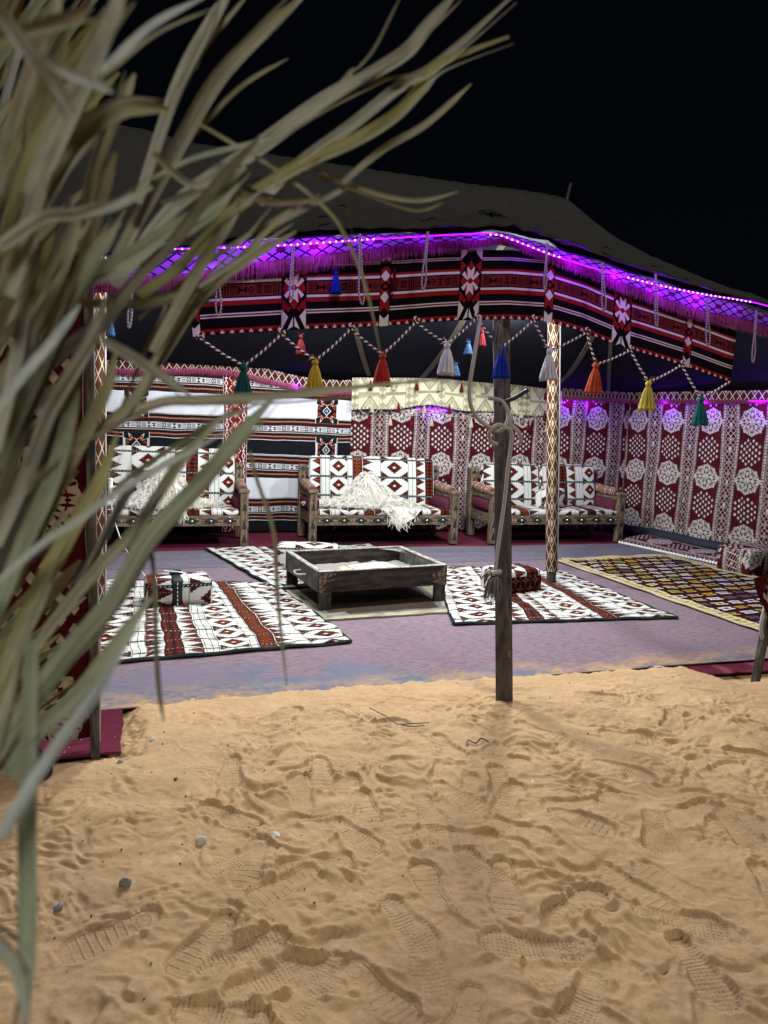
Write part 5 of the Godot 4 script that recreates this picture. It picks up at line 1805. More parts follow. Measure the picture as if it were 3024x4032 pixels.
func build_hangings() -> void:
	var cols := {"green": plain(Color(0.012, 0.10, 0.085), 0.85, 0.2), "yellow": plain(Color(0.72, 0.50, 0.04), 0.85, 0.2), "red": plain(Color(0.55, 0.045, 0.035), 0.85, 0.2), "white": plain(Color(0.86, 0.87, 0.90), 0.85, 0.2), "blue": plain(Color(0.012, 0.04, 0.42), 0.85, 0.2), "orange": plain(Color(0.62, 0.10, 0.045), 0.85, 0.2), "lemon": plain(Color(0.74, 0.62, 0.10), 0.85, 0.2), "teal": plain(Color(0.02, 0.16, 0.14), 0.85, 0.2), "sky": plain(Color(0.03, 0.07, 0.15), 0.85, 0.2), "maroon_tuft": plain(Color(0.12, 0.014, 0.016), 0.9, 0.1), "maroon": plain(Color(0.16, 0.012, 0.02), 0.9, 0.15), "cream": plain(Color(0.66, 0.60, 0.42), 0.9, 0.15)}
	var th := streaks(128, 64, c8(150, 150, 150), c8(255, 255, 255), 0.6, 0.01, 91)
	var tht := ImageTexture.create_from_image(th)
	for key: String in cols:
		cols[key].albedo_texture = tht
		cols[key].uv1_scale = Vector3(2, 3, 1)
	# garland: cord from hem to tassel and back
	var tops := [Vector3(0.13, 1.79, -3.39), Vector3(0.50, 1.835, -3.39), Vector3(0.836, 1.885, -3.39), Vector3(1.164, 1.942, -3.39), Vector3(1.488, 1.985, -3.39), Vector3(1.81, 2.0, -3.39), Vector3(2.13, 1.96, -3.39), Vector3(2.41, 1.885, -3.39), Vector3(2.753, 1.825, -3.39), Vector3(3.10, 1.755, -3.39)]
	var lows := [Vector3(0.325, 1.678, -3.37), Vector3(0.66, 1.722, -3.37), Vector3(0.993, 1.772, -3.37), Vector3(1.328, 1.846, -3.37), Vector3(1.625, 1.845, -3.37), Vector3(1.905, 1.85, -3.37), Vector3(2.19, 1.795, -3.37), Vector3(2.53, 1.719, -3.37), Vector3(2.888, 1.647, -3.37)]
	var g := thing("garland_cord", "black and white twisted cord zigzagging below the valance hem", "cord")
	for k in 9:
		for s in 2:
			var a: Vector3 = tops[k + s]
			var c: Vector3 = lows[k]
			var mid := (a + c) * 0.5 + Vector3(0, -0.006, 0)
			put("cord_span", cord_line([a, mid, c], 0.0056, 6), M.twist, g)
		var lp: Vector3 = tops[k]
		put("loop", cord_line([lp + Vector3(-0.012, -0.004, 0), lp + Vector3(-0.010, 0.018, 0.006), lp + Vector3(0.010, 0.018, 0.006), lp + Vector3(0.012, -0.004, 0)], 0.006, 4), M.twist, g)
	var names := [["green", "dark green tassel at the left end of the cord below the valance"], ["yellow", "golden yellow tassel on the cord, left of the red one"], ["red", "crimson tassel on the cord in front of the cream hanging"], ["white", "white tassel on the cord left of the front post"], ["blue", "royal blue tassel hanging against the front post"], ["white", "white tassel on the cord in front of the wrapped pole"], ["orange", "orange red tassel on the cord right of the wrapped pole"], ["lemon", "lemon yellow tassel on the cord before the maroon wall"], ["teal", "teal tassel at the right end of the cord below the valance"]]
	for k in 9:
		tassel(names[k][1], lows[k] + Vector3(0, 0.004, 0), 0.155, 0.043, cols[names[k][0]], rng.randf_range(-0.04, 0.04) + (0.06 if k == 2 else 0.0), "coloured tassels on the cord below the valance")
	# checkered cord loops hanging from the eave
	var lg := "checkered cord loops hanging from the tent eave"
	var lps := [[-0.153, 2.075, -0.17, 1.828, "checkered cord loop at the far left, left of the valance"], [0.203, 2.139, 0.205, 1.907, "checkered cord loop over the left end of the valance"], [0.53, 2.233, 0.528, 2.006, "checkered cord loop over the left star panel of the valance"], [0.839, 2.318, 0.861, 2.013, "checkered cord loop beside the dark blue tuft on the valance"], [1.173, 2.365, 1.161, 2.104, "checkered cord loop left of the middle star panel"], [1.812, 2.379, 1.811, 2.16, "checkered cord loop just right of the front post's top"], [2.137, 2.32, 2.163, 2.086, "checkered cord loop between the wrapped pole and the right star panel"], [2.466, 2.293, 2.493, 2.027, "checkered cord loop just right of the right star panel"], [2.808, 2.201, 2.837, 1.952, "violet lit checkered cord loop near the valance's right end"], [3.15, 2.159, 3.153, 1.882, "checkered cord loop past the valance's right end"]]
	for k in lps.size():
		var q: Array = lps[k]
		var w := 0.005 + 0.005 * fposmod(k * 0.618, 1.0)
		var a := Vector3(q[0], q[1] - 0.012, -3.308)
		var e := Vector3(q[2], q[3] - 0.02, -3.30)
		var o := put("cord_loop", cord_line([a, a.lerp(e, 0.45) + Vector3(-w * 0.6, 0, 0.004), a.lerp(e, 0.8) + Vector3(-w * 1.5, 0, 0.006), e + Vector3(-w * 0.6, 0.003, 0.004), e + Vector3(w * 0.6, 0.003, 0.004), a.lerp(e, 0.8) + Vector3(w * 1.5, 0, 0.003), a.lerp(e, 0.45) + Vector3(w * 0.6, 0, 0.002), a + Vector3(0.006, 0, 0)], 0.0044, 7), M.checker, self)
		tag(o, q[4], "cord", lg)
	# tufts on the valance face and under the roof
	tassel("dark blue tuft of thread pinned on the valance", Vector3(0.755, 2.145, -3.395), 0.10, 0.026, cols["blue"], 0.03, "loose tufts and tassels under the roof", "thread_tuft")
	tassel("thin red tuft hanging on the valance beside a cord loop", Vector3(1.045, 2.18, -3.395), 0.09, 0.014, cols["maroon_tuft"], 0.0, "loose tufts and tassels under the roof", "thread_tuft")
	tassel("sky blue tassel under the roof, seen left of the rope", Vector3(2.954, 2.30, -6.9), 0.13, 0.045, cols["sky"], 0.0, "loose tufts and tassels under the roof", "thread_tuft")
	tassel("dull red tassel under the roof, seen beside the rope", Vector3(3.103, 2.42, -6.9), 0.16, 0.042, cols["maroon_tuft"], 0.0, "loose tufts and tassels under the roof", "thread_tuft")
	tassel("dusky blue tassel under the roof, below the sky blue one", Vector3(2.828, 2.07, -6.9), 0.13, 0.045, cols["sky"], 0.0, "loose tufts and tassels under the roof", "thread_tuft")
	tassel("sky blue tassel hanging beside the left wrapped pole", Vector3(-0.402, 2.10, -5.4), 0.13, 0.03, cols["sky"], 0.0, "loose tufts and tassels under the roof", "thread_tuft")
	tassel("dull red tassel under the roof, left of the yellow one", Vector3(1.136, 2.19, -6.5), 0.17, 0.045, cols["maroon_tuft"], 0.05, "loose tufts and tassels under the roof", "thread_tuft")
	# small tassels on the cream hanging, in two rows, and a third row on its zigzag cord
	var n1 := 0
	for row in 3:
		var counts := {"maroon": 0, "cream": 0}
		var cnt: int = [9, 8, 10][row]
		for k in cnt:
			var u: float = (k + 0.6) / cnt
			var col := "maroon" if (k + row) % 2 == 0 else "cream"
			var x: float = lerpf(2.22, 5.0, u)
			var y: float = [1.93, 1.66, 1.50][row] + 0.05 * sin(u * PI) * (1.0 if row == 0 else 0.6)
			counts[col] += 1
			tassel("%s %s tassel from the left %s" % [TH[counts[col] - 1], col, ["on the upper part of the cream hanging", "along the lower hem of the cream hanging", "on the thin cord under the cream hanging"][row]], Vector3(x, y, -8.655 + 0.03 * row), 0.115, 0.026, cols[col], 0.0, "small tassels on the cream hanging", "small_tassel")
			n1 += 1
	var zc := thing("zigzag_cord", "thin pale cord zigzagging below the cream hanging", "cord")
	for k in 10:
		var x0 := lerpf(2.22, 5.0, (k + 0.6) / 10.0)
		var x1 := lerpf(2.22, 5.0, (k + 0.1) / 10.0)
		var x2 := lerpf(2.22, 5.0, (k + 1.1) / 10.0)
		var yy := 1.50 + 0.03 * sin((k + 0.6) / 10.0 * PI)
		put("cord_span", cord_line([Vector3(x1, 1.60, -8.66), Vector3(x0, yy, -8.60), Vector3(x2, 1.60, -8.66)], 0.004, 4, 5), M.rope, zc)

func led_mat(energy: float) -> StandardMaterial3D:
	var m := StandardMaterial3D.new()
	m.albedo_color = Color(0.2, 0.05, 0.3)
	m.emission_enabled = true
	m.emission = Color(0.53, 0.03, 1.0)
	m.emission_energy_multiplier = energy
	return m

func violet_lamp(p: Vector3, e: float) -> void:
	var o := OmniLight3D.new()
	o.name = "violet_light"
	o.position = p
	o.light_color = Color(0.52, 0.0, 1.0)
	o.light_energy = e
	o.light_size = 0.03
	o.omni_range = 12.0
	o.omni_attenuation = 2.0
	o.shadow_enabled = true
	add_child(o, true)

func build_lights() -> void:
	# violet strip light along the front eave
	var glow := led_mat(3.0)
	var core := led_mat(5.0)
	core.emission = Color(0.82, 0.50, 1.0)
	var led := thing("led_strip", "violet led strip light running along the front eave", "strip light")
	var line := []
	for q: Array in LED_PATH:
		line.append(Vector3(q[0], q[1], -3.352))
	var c := curve(line, 10)
	var sb := MB.new()
	sb.tube(c, PackedFloat32Array([0.0028]), 6)
	put("led_tape", sb.done(), glow, led)
	var lb := MB.new()
	var x := -0.28
	while x < 4.5:
		var p := Vector3(x, interp(LED_PATH, x), -3.347)
		if x < 0.95 or (x > 1.5 and x < 1.92) or (x > 2.32 and x < 3.16) or x > 3.4:
			lb.box(Transform3D(Basis(), p), Vector3(0.008, 0.007, 0.006), 0.002)
		x += 0.030
	put("led_bead", lb.done(), core, led, "stuff")
	for k in 16:
		var xx := -0.15 + k * 0.27
		violet_lamp(Vector3(xx, interp(LED_PATH, xx) - 0.004, -3.335), 0.022 if xx < 0.9 or (xx > 1.8 and xx < 2.9) else 0.006)
	# strips hidden behind the fringes of the walls
	var l2 := thing("wall_led_strip", "violet led strip light behind the fringe of the right wall", "strip light")
	for q: Array in [[Vector3(5.2, 1.845, -8.685), Vector3(5.75, 1.845, -8.66)], [Vector3(6.25, 1.845, -8.2), Vector3(6.46, 1.845, -7.2)], [Vector3(6.51, 1.845, -6.8), Vector3(6.64, 1.845, -6.2)]]:
		var t2 := MB.new()
		t2.tube(PackedVector3Array([q[0], (q[0] + q[1]) * 0.5, q[1]]), PackedFloat32Array([0.006]), 6)
		put("led_tape", t2.done(), glow, l2)
		for f: float in [0.2, 0.8]:
			violet_lamp((q[0] as Vector3).lerp(q[1], f) + Vector3(-0.035, -0.045, 0.03), 0.06)
	var l3 := thing("back_led_strip", "violet led strip light behind the fringe and cream hanging of the back wall", "strip light")
	for q: Array in [[Vector3(1.2, 1.87, -8.745), Vector3(1.75, 1.83, -8.745)], [Vector3(3.05, 1.62, -8.745), Vector3(3.55, 1.62, -8.745)]]:
		var t3 := MB.new()
		t3.tube(PackedVector3Array([q[0], (q[0] + q[1]) * 0.5, q[1]]), PackedFloat32Array([0.005]), 6)
		put("led_tape", t3.done(), glow, l3)
		violet_lamp(((q[0] as Vector3) + q[1]) * 0.5 + Vector3(0, -0.03, 0.03), 0.03)
	# white bulbs hung under the roof, behind the valance
	var k := 0
	for q: Array in [[0.20, 2.52, -4.65, 1.45, "white bulb hung under the roof behind the valance's left part"], [1.25, 2.58, -4.9, 1.9, "white bulb hung under the roof behind the front post"], [2.45, 2.56, -4.8, 2.3, "white bulb hung under the roof behind the valance's right part"], [1.0, 2.75, -6.5, 3.2, "white bulb hung under the roof above the middle bench"], [3.3, 2.72, -6.7, 3.3, "white bulb hung under the roof before the right bench"]]:
		var t := thing("hanging_bulb", q[4], "light bulb", Vector3(q[0], q[1], q[2]), 0.0, "white bulbs hung under the roof")
		var m := StandardMaterial3D.new()
		m.emission_enabled = true
		m.emission = Color(0.97, 0.985, 1.0)
		m.emission_energy_multiplier = 4.0
		var sp := SphereMesh.new()
		sp.radius = 0.035
		sp.height = 0.08
		put("bulb", sp, m, t)
		var ca := put("cap", MB_cap(), M.black, t)
		ca.position = Vector3(0, 0.035, 0)
		put("flex", cord_line([Vector3(0, 0.09, 0), Vector3(0.01, 0.2, 0), Vector3(0, roof_at(q[0], (-3.35 - q[2]) / 2.35 if q[2] > -5.7 else 1.0 + (-5.7 - q[2]) / 3.25).y - q[1] - 0.05, 0)], 0.004, 4, 5), M.black, t)
		var o := OmniLight3D.new()
		o.name = "bulb_light"
		o.light_color = Color(0.97, 0.985, 1.0)
		o.light_energy = q[3]
		o.light_size = 0.09
		o.omni_range = 30.0
		o.omni_attenuation = 2.0
		o.shadow_enabled = true
		t.add_child(o)
		k += 1

func MB_cap() -> ArrayMesh:
	var b := MB.new()
	b.lathe(PackedVector2Array([Vector2(0.012, 0.0), Vector2(0.016, 0.01), Vector2(0.016, 0.045), Vector2(0.006, 0.055), Vector2(0.0001, 0.056)]), 10, Transform3D())
	return b.done()

func build_small() -> void:
	var pale := plain(Color(0.42, 0.39, 0.33), 0.8)
	var grey := plain(Color(0.20, 0.20, 0.20), 0.8)
	var dark := plain(Color(0.10, 0.08, 0.07), 0.85)
	var white := plain(Color(0.62, 0.62, 0.60), 0.7)
	pebble("pale speckled pebble on the sand, roughly below the left rug", Vector3(0.10, sand_y(0.10, -2.28) + 0.008, -2.28), Vector3(0.024, 0.017, 0.017), pale, 1)
	pebble("angular grey pebble, largest of the stones at the lower left of the sand", Vector3(-0.13, sand_y(-0.13, -2.1) + 0.009, -2.10), Vector3(0.024, 0.020, 0.020), grey, 2)
	pebble("smooth grey pebble closest to the palm stem", Vector3(-0.31, sand_y(-0.31, -2.05) + 0.006, -2.05), Vector3(0.021, 0.013, 0.017), grey, 3)
	pebble("flat whitish pebble beside a shoe print", Vector3(0.35, sand_y(0.35, -2.26) + 0.004, -2.26), Vector3(0.020, 0.008, 0.013), white, 4)
	pebble("small pale pebble near the magenta felt scrap", Vector3(-0.08, sand_y(-0.08, -3.11) + 0.004, -3.11), Vector3(0.016, 0.012, 0.013), pale, 5)
	pebble("tiny grey pebble by the foot of the curtain stake", Vector3(-0.20, sand_y(-0.20, -2.93) + 0.003, -2.93), Vector3(0.018, 0.012, 0.014), grey, 6)
	pebble("dark brown crumb of stone on the middle of the sand", Vector3(0.02, sand_y(0.02, -2.72) + 0.003, -2.72), Vector3(0.012, 0.010, 0.010), dark, 7)
	pebble("white chip at the sand's middle, right of the shoe prints' path", Vector3(1.42, sand_y(1.42, -2.42) + 0.003, -2.42), Vector3(0.014, 0.005, 0.008), white, 8)
	pebble("rosy pale pebble near the right end of the carpet's sandy edge", Vector3(2.86, sand_y(2.86, -3.50) + 0.004, -3.50), Vector3(0.030, 0.012, 0.016), plain(Color(0.5, 0.34, 0.28), 0.8), 10)
	# crumbs nobody would count
	var cr := MultiMesh.new()
	cr.transform_format = MultiMesh.TRANSFORM_3D
	cr.use_colors = true
	var bm := BoxMesh.new()
	bm.size = Vector3(1, 0.6, 0.8)
	cr.mesh = bm
	cr.instance_count = 260
	for k in 260:
		var x := rng.randf_range(-0.55, 3.0)
		var z := rng.randf_range(-3.5, -1.4)
		if k < 120:
			x = rng.randf_range(-0.5, 0.7)
			z = rng.randf_range(-3.4, -1.8)
		var s := rng.randf_range(0.002, 0.007)
		cr.set_instance_transform(k, Transform3D(Basis.from_euler(Vector3(rng.randf() * 6.0, rng.randf() * 6.0, rng.randf() * 6.0)).scaled(Vector3.ONE * s), Vector3(x, sand_y(x, z) + s * 0.25, z)))
		cr.set_instance_color(k, [Color(0.55, 0.5, 0.42), Color(0.10, 0.07, 0.05), Color(0.62, 0.6, 0.55), Color(0.2, 0.15, 0.1)][rng.randi() % 4])
	var mi := MultiMeshInstance3D.new()
	mi.name = "sand_crumbs"
	mi.multimesh = cr
	var cm := plain(Color(1, 1, 1), 0.9)
	cm.vertex_color_use_as_albedo = true
	mi.material_override = cm
	add_child(mi, true)
	tag(mi, "scatter of tiny chips and crumbs over the sand", "grit", "", "stuff")
	# twigs
	var tw := thing("forked_twig", "thin dark forked twig lying on the sand left of the post", "twig", Vector3(0, 0, 0))
	var yy := sand_y(1.03, -3.0) + 0.012
	put("twig_stem", cord_line([Vector3(0.93, yy + 0.016, -3.16), Vector3(0.99, yy + 0.008, -3.06), Vector3(1.02, yy, -2.99), Vector3(1.09, yy, -2.98), Vector3(1.17, yy + 0.004, -2.965)], 0.0024, 5, 5), M.black, tw)
	put("side_shoot", cord_line([Vector3(1.02, yy, -2.99), Vector3(1.08, yy - 0.002, -2.955), Vector3(1.14, yy, -2.95)], 0.0022, 4, 5), M.black, tw)
	var t2 := put("curled_twig", cord_line([Vector3(1.28, sand_y(1.28, -2.77) + 0.006, -2.77), Vector3(1.30, sand_y(1.30, -2.8) + 0.012, -2.80), Vector3(1.32, sand_y(1.32, -2.77) + 0.008, -2.76), Vector3(1.36, sand_y(1.36, -2.79) + 0.012, -2.79), Vector3(1.38, sand_y(1.38, -2.76) + 0.006, -2.75)], 0.003, 5, 5), M.black, self)
	tag(t2, "small curled dark twig near the post's foot", "twig")
	# white adaptor and cable by the left pole
	var ad := thing("power_adaptor", "white plug adaptor hanging beside the left wrapped pole", "adaptor", Vector3(-0.40, 0.86, -5.50))
	bar("housing", Vector3(0, 0, 0), Vector3(0.06, 0.085, 0.05), M.plastic, ad, 0.008)
	bar("plug", Vector3(-0.02, 0.07, 0), Vector3(0.03, 0.06, 0.03), M.plastic, ad, 0.006)
	put("cable", cord_line([Vector3(0, -0.04, 0), Vector3(-0.01, -0.14, 0.01), Vector3(0.06, -0.38, 0.02), Vector3(0.17, -0.60, -0.1), Vector3(0.32, -0.83, -0.2)], 0.0045, 6, 6), M.plastic, ad)
	# black drain pipe lying under the curtain
	var pp := MB.new()
	pp.tube(PackedVector3Array([Vector3(-0.72, 0.075, -3.35), Vector3(-0.60, 0.07, -3.08), Vector3(-0.48, 0.062, -2.82)]), PackedFloat32Array([0.047]), 16, false)
	pp.tube(PackedVector3Array([Vector3(-0.48, 0.062, -2.82), Vector3(-0.60, 0.07, -3.08), Vector3(-0.72, 0.075, -3.35)]), PackedFloat32Array([0.040]), 16, false)
	tag(put("black_pipe", pp.done(), M.black, self), "black plastic pipe end sticking out from under the left curtain", "pipe")

func build_palm() -> void:
	var t := thing("dry_palm", "dry grey green palm clump with long split leaves close at the left", "palm")
	frond(t, 0.0111, 0, [Vector3(-0.041, 1.567, -0.608), Vector3(0.006, 1.665, -0.628), Vector3(0.044, 1.736, -0.645), Vector3(0.111, 1.809, -0.649)])
	frond(t, 0.0092, 2, [Vector3(-0.023, 1.608, -0.599), Vector3(0.006, 1.695, -0.598), Vector3(0.030, 1.746, -0.604), Vector3(0.045, 1.778, -0.617)])
	frond(t, 0.0033, 0, [Vector3(0.004, 1.689, -0.615), Vector3(0.025, 1.734, -0.617), Vector3(0.059, 1.780, -0.615)])
	frond(t, 0.0034, 1, [Vector3(0.012, 1.665, -0.645), Vector3(0.023, 1.686, -0.652), Vector3(0.057, 1.725, -0.649), Vector3(0.096, 1.753, -0.646)])
	frond(t, 0.0034, 1, [Vector3(0.019, 1.722, -0.623), Vector3(0.026, 1.750, -0.632), Vector3(0.030, 1.765, -0.647)])
	frond(t, 0.0119, 2, [Vector3(-0.040, 1.543, -0.591), Vector3(0.006, 1.611, -0.604), Vector3(0.069, 1.664, -0.610), Vector3(0.120, 1.708, -0.612), Vector3(0.172, 1.745, -0.611)])
	frond(t, 0.0099, 2, [Vector3(0.119, 1.708, -0.618), Vector3(0.154, 1.733, -0.616), Vector3(0.188, 1.757, -0.612), Vector3(0.207, 1.781, -0.611), Vector3(0.231, 1.810, -0.604)])
	frond(t, 0.0083, 2, [Vector3(0.068, 1.617, -0.593), Vector3(0.102, 1.658, -0.610), Vector3(0.149, 1.699, -0.619), Vector3(0.192, 1.739, -0.626), Vector3(0.229, 1.768, -0.637), Vector3(0.289, 1.826, -0.619)])
	frond(t, 0.0094, 4, [Vector3(-0.022, 1.535, -0.573), Vector3(0.006, 1.562, -0.592), Vector3(0.053, 1.616, -0.600), Vector3(0.103, 1.655, -0.605), Vector3(0.147, 1.681, -0.611), Vector3(0.184, 1.709, -0.615), Vector3(0.209, 1.739, -0.620), Vector3(0.229, 1.764, -0.627), Vector3(0.287, 1.791, -0.616)])
	frond(t, 0.0054, 0, [Vector3(0.140, 1.649, -0.614), Vector3(0.179, 1.686, -0.627), Vector3(0.221, 1.717, -0.639), Vector3(0.264, 1.759, -0.642)])
	frond(t, 0.0022, 6, [Vector3(0.056, 1.641, -0.629), Vector3(0.110, 1.660, -0.627), Vector3(0.143, 1.654, -0.633), Vector3(0.151, 1.642, -0.645), Vector3(0.161, 1.620, -0.660)])
	frond(t, 0.0037, 1, [Vector3(0.120, 1.652, -0.617), Vector3(0.143, 1.653, -0.628), Vector3(0.183, 1.649, -0.635), Vector3(0.220, 1.651, -0.639), Vector3(0.255, 1.663, -0.639)])
	frond(t, 0.0022, 1, [Vector3(0.140, 1.647, -0.614), Vector3(0.167, 1.644, -0.623), Vector3(0.210, 1.638, -0.626), Vector3(0.237, 1.648, -0.628)])
	frond(t, 0.0035, 1, [Vector3(0.021, 1.665, -0.581), Vector3(0.039, 1.662, -0.592), Vector3(0.083, 1.647, -0.603), Vector3(0.123, 1.627, -0.613), Vector3(0.144, 1.610, -0.624), Vector3(0.169, 1.569, -0.637), Vector3(0.190, 1.510, -0.650)])
	frond(t, 0.0045, 0, [Vector3(0.025, 1.535, -0.593), Vector3(0.045, 1.562, -0.608), Vector3(0.080, 1.605, -0.616), Vector3(0.136, 1.641, -0.617), Vector3(0.152, 1.655, -0.630)])
	frond(t, 0.0028, 5, [Vector3(0.147, 1.739, -0.621), Vector3(0.169, 1.768, -0.635), Vector3(0.192, 1.816, -0.638)])
	frond(t, 0.0045, 1, [Vector3(0.123, 1.708, -0.617), Vector3(0.138, 1.731, -0.626), Vector3(0.152, 1.751, -0.636)])
	frond(t, 0.0038, 6, [Vector3(0.119, 1.711, -0.616), Vector3(0.166, 1.734, -0.618), Vector3(0.209, 1.749, -0.621)])
	frond(t, 0.0067, 2, [Vector3(-0.040, 1.491, -0.456), Vector3(-0.029, 1.486, -0.471), Vector3(-0.012, 1.477, -0.486), Vector3(0.013, 1.462, -0.500)])
	frond(t, 0.0069, 1, [Vector3(-0.065, 1.522, -0.531), Vector3(-0.041, 1.525, -0.549), Vector3(-0.013, 1.531, -0.566), Vector3(0.023, 1.547, -0.579), Vector3(0.068, 1.579, -0.586), Vector3(0.098, 1.600, -0.594)])
	frond(t, 0.0080, 1, [Vector3(-0.065, 1.411, -0.514), Vector3(-0.058, 1.426, -0.533), Vector3(-0.025, 1.457, -0.553), Vector3(-0.008, 1.489, -0.569), Vector3(0.023, 1.539, -0.579), Vector3(0.053, 1.572, -0.588), Vector3(0.086, 1.610, -0.593)])
	frond(t, 0.0071, 0, [Vector3(-0.098, 1.386, -0.466), Vector3(-0.084, 1.402, -0.491), Vector3(-0.056, 1.428, -0.516), Vector3(-0.013, 1.454, -0.540), Vector3(0.023, 1.460, -0.559), Vector3(0.084, 1.466, -0.574), Vector3(0.130, 1.474, -0.585), Vector3(0.220, 1.487, -0.578)])
	frond(t, 0.0041, 3, [Vector3(-0.042, 1.391, -0.555), Vector3(-0.026, 1.404, -0.568), Vector3(0.011, 1.430, -0.580), Vector3(0.037, 1.446, -0.589), Vector3(0.071, 1.460, -0.596)])
	frond(t, 0.0030, 6, [Vector3(-0.040, 1.445, -0.599), Vector3(-0.018, 1.502, -0.611), Vector3(-0.008, 1.525, -0.622), Vector3(-0.002, 1.545, -0.633)])
	frond(t, 0.0063, 2, [Vector3(-0.085, 1.525, -0.404), Vector3(-0.083, 1.530, -0.416), Vector3(-0.065, 1.549, -0.428), Vector3(-0.050, 1.556, -0.441), Vector3(-0.027, 1.568, -0.452), Vector3(-0.010, 1.582, -0.461)])
	frond(t, 0.0130, 3, [Vector3(-0.084, 1.495, -0.491), Vector3(-0.064, 1.528, -0.510), Vector3(-0.034, 1.547, -0.530), Vector3(-0.001, 1.574, -0.546), Vector3(0.029, 1.600, -0.559), Vector3(0.054, 1.636, -0.568)])
	frond(t, 0.0048, 7, [Vector3(-0.091, 1.356, -0.399), Vector3(-0.087, 1.357, -0.409), Vector3(-0.069, 1.373, -0.425), Vector3(-0.051, 1.385, -0.438), Vector3(-0.037, 1.396, -0.450), Vector3(-0.019, 1.407, -0.460), Vector3(0.004, 1.420, -0.470), Vector3(0.039, 1.441, -0.478)])
	frond(t, 0.0086, 4, [Vector3(-0.093, 1.289, -0.399), Vector3(-0.090, 1.302, -0.415), Vector3(-0.080, 1.331, -0.437), Vector3(-0.069, 1.357, -0.455), Vector3(-0.056, 1.382, -0.472), Vector3(-0.043, 1.408, -0.486), Vector3(-0.034, 1.434, -0.499)])
	frond(t, 0.0069, 0, [Vector3(-0.095, 1.282, -0.417), Vector3(-0.072, 1.317, -0.445), Vector3(-0.045, 1.350, -0.467), Vector3(-0.024, 1.371, -0.483), Vector3(-0.008, 1.395, -0.497), Vector3(0.016, 1.429, -0.509), Vector3(0.042, 1.455, -0.518)])
	frond(t, 0.0114, 3, [Vector3(-0.091, 1.264, -0.388), Vector3(-0.085, 1.272, -0.406), Vector3(-0.060, 1.304, -0.435), Vector3(-0.034, 1.332, -0.458), Vector3(-0.012, 1.368, -0.479), Vector3(0.021, 1.404, -0.495), Vector3(0.050, 1.440, -0.506), Vector3(0.071, 1.463, -0.515)])
	frond(t, 0.0084, 3, [Vector3(-0.079, 1.267, -0.370), Vector3(-0.071, 1.275, -0.397), Vector3(-0.053, 1.284, -0.426), Vector3(-0.034, 1.304, -0.456), Vector3(-0.012, 1.327, -0.485)])
	frond(t, 0.0039, 2, [Vector3(-0.058, 1.262, -0.416), Vector3(-0.053, 1.267, -0.430), Vector3(-0.041, 1.286, -0.449), Vector3(-0.027, 1.304, -0.467), Vector3(-0.015, 1.327, -0.484)])
	frond(t, 0.0058, 8, [Vector3(-0.065, 1.325, -0.501), Vector3(-0.062, 1.332, -0.513), Vector3(-0.051, 1.350, -0.528), Vector3(-0.031, 1.389, -0.546), Vector3(-0.019, 1.408, -0.558)])
	frond(t, 0.0030, 5, [Vector3(-0.014, 1.373, -0.494), Vector3(-0.010, 1.336, -0.487), Vector3(-0.009, 1.296, -0.476), Vector3(-0.007, 1.269, -0.466), Vector3(-0.004, 1.250, -0.458)])
	frond(t, 0.0024, 6, [Vector3(-0.043, 1.316, -0.532), Vector3(-0.027, 1.343, -0.539), Vector3(-0.016, 1.360, -0.542), Vector3(-0.009, 1.372, -0.544)])
	frond(t, 0.0031, 6, [Vector3(0.061, 1.422, -0.576), Vector3(0.067, 1.398, -0.574), Vector3(0.080, 1.357, -0.567), Vector3(0.083, 1.302, -0.555), Vector3(0.088, 1.239, -0.533)])
	frond(t, 0.0027, 6, [Vector3(-0.036, 1.327, -0.545), Vector3(-0.026, 1.357, -0.552), Vector3(-0.023, 1.370, -0.554)])
	frond(t, 0.0077, 3, [Vector3(-0.070, 1.329, -0.396), Vector3(-0.070, 1.290, -0.382), Vector3(-0.069, 1.258, -0.367), Vector3(-0.066, 1.220, -0.345), Vector3(-0.064, 1.198, -0.330), Vector3(-0.062, 1.174, -0.310)])
	frond(t, 0.0061, 7, [Vector3(-0.071, 1.268, -0.303), Vector3(-0.069, 1.268, -0.312), Vector3(-0.060, 1.280, -0.330), Vector3(-0.048, 1.295, -0.348), Vector3(-0.034, 1.311, -0.365), Vector3(-0.016, 1.340, -0.384)])
	frond(t, 0.0047, 2, [Vector3(-0.076, 1.220, -0.318), Vector3(-0.072, 1.215, -0.316), Vector3(-0.064, 1.207, -0.311), Vector3(-0.060, 1.197, -0.304), Vector3(-0.058, 1.187, -0.296)])
	frond(t, 0.0018, 8, [Vector3(-0.078, 1.212, -0.337), Vector3(-0.067, 1.203, -0.333), Vector3(-0.062, 1.198, -0.331)])
	frond(t, 0.0018, 8, [Vector3(-0.076, 1.215, -0.327), Vector3(-0.068, 1.207, -0.323), Vector3(-0.061, 1.199, -0.318)])
	frond(t, 0.0014, 8, [Vector3(-0.069, 1.163, -0.326), Vector3(-0.069, 1.170, -0.332), Vector3(-0.068, 1.177, -0.338), Vector3(-0.067, 1.180, -0.341)])
	frond(t, 0.0086, 2, [Vector3(-0.082, 1.508, -0.428), Vector3(-0.068, 1.566, -0.435), Vector3(-0.055, 1.604, -0.441), Vector3(-0.038, 1.644, -0.443), Vector3(-0.026, 1.677, -0.445)])
	frond(t, 0.0055, 7, [Vector3(-0.054, 1.600, -0.453), Vector3(-0.041, 1.633, -0.458), Vector3(-0.033, 1.648, -0.469), Vector3(-0.010, 1.676, -0.474), Vector3(0.020, 1.700, -0.478)])
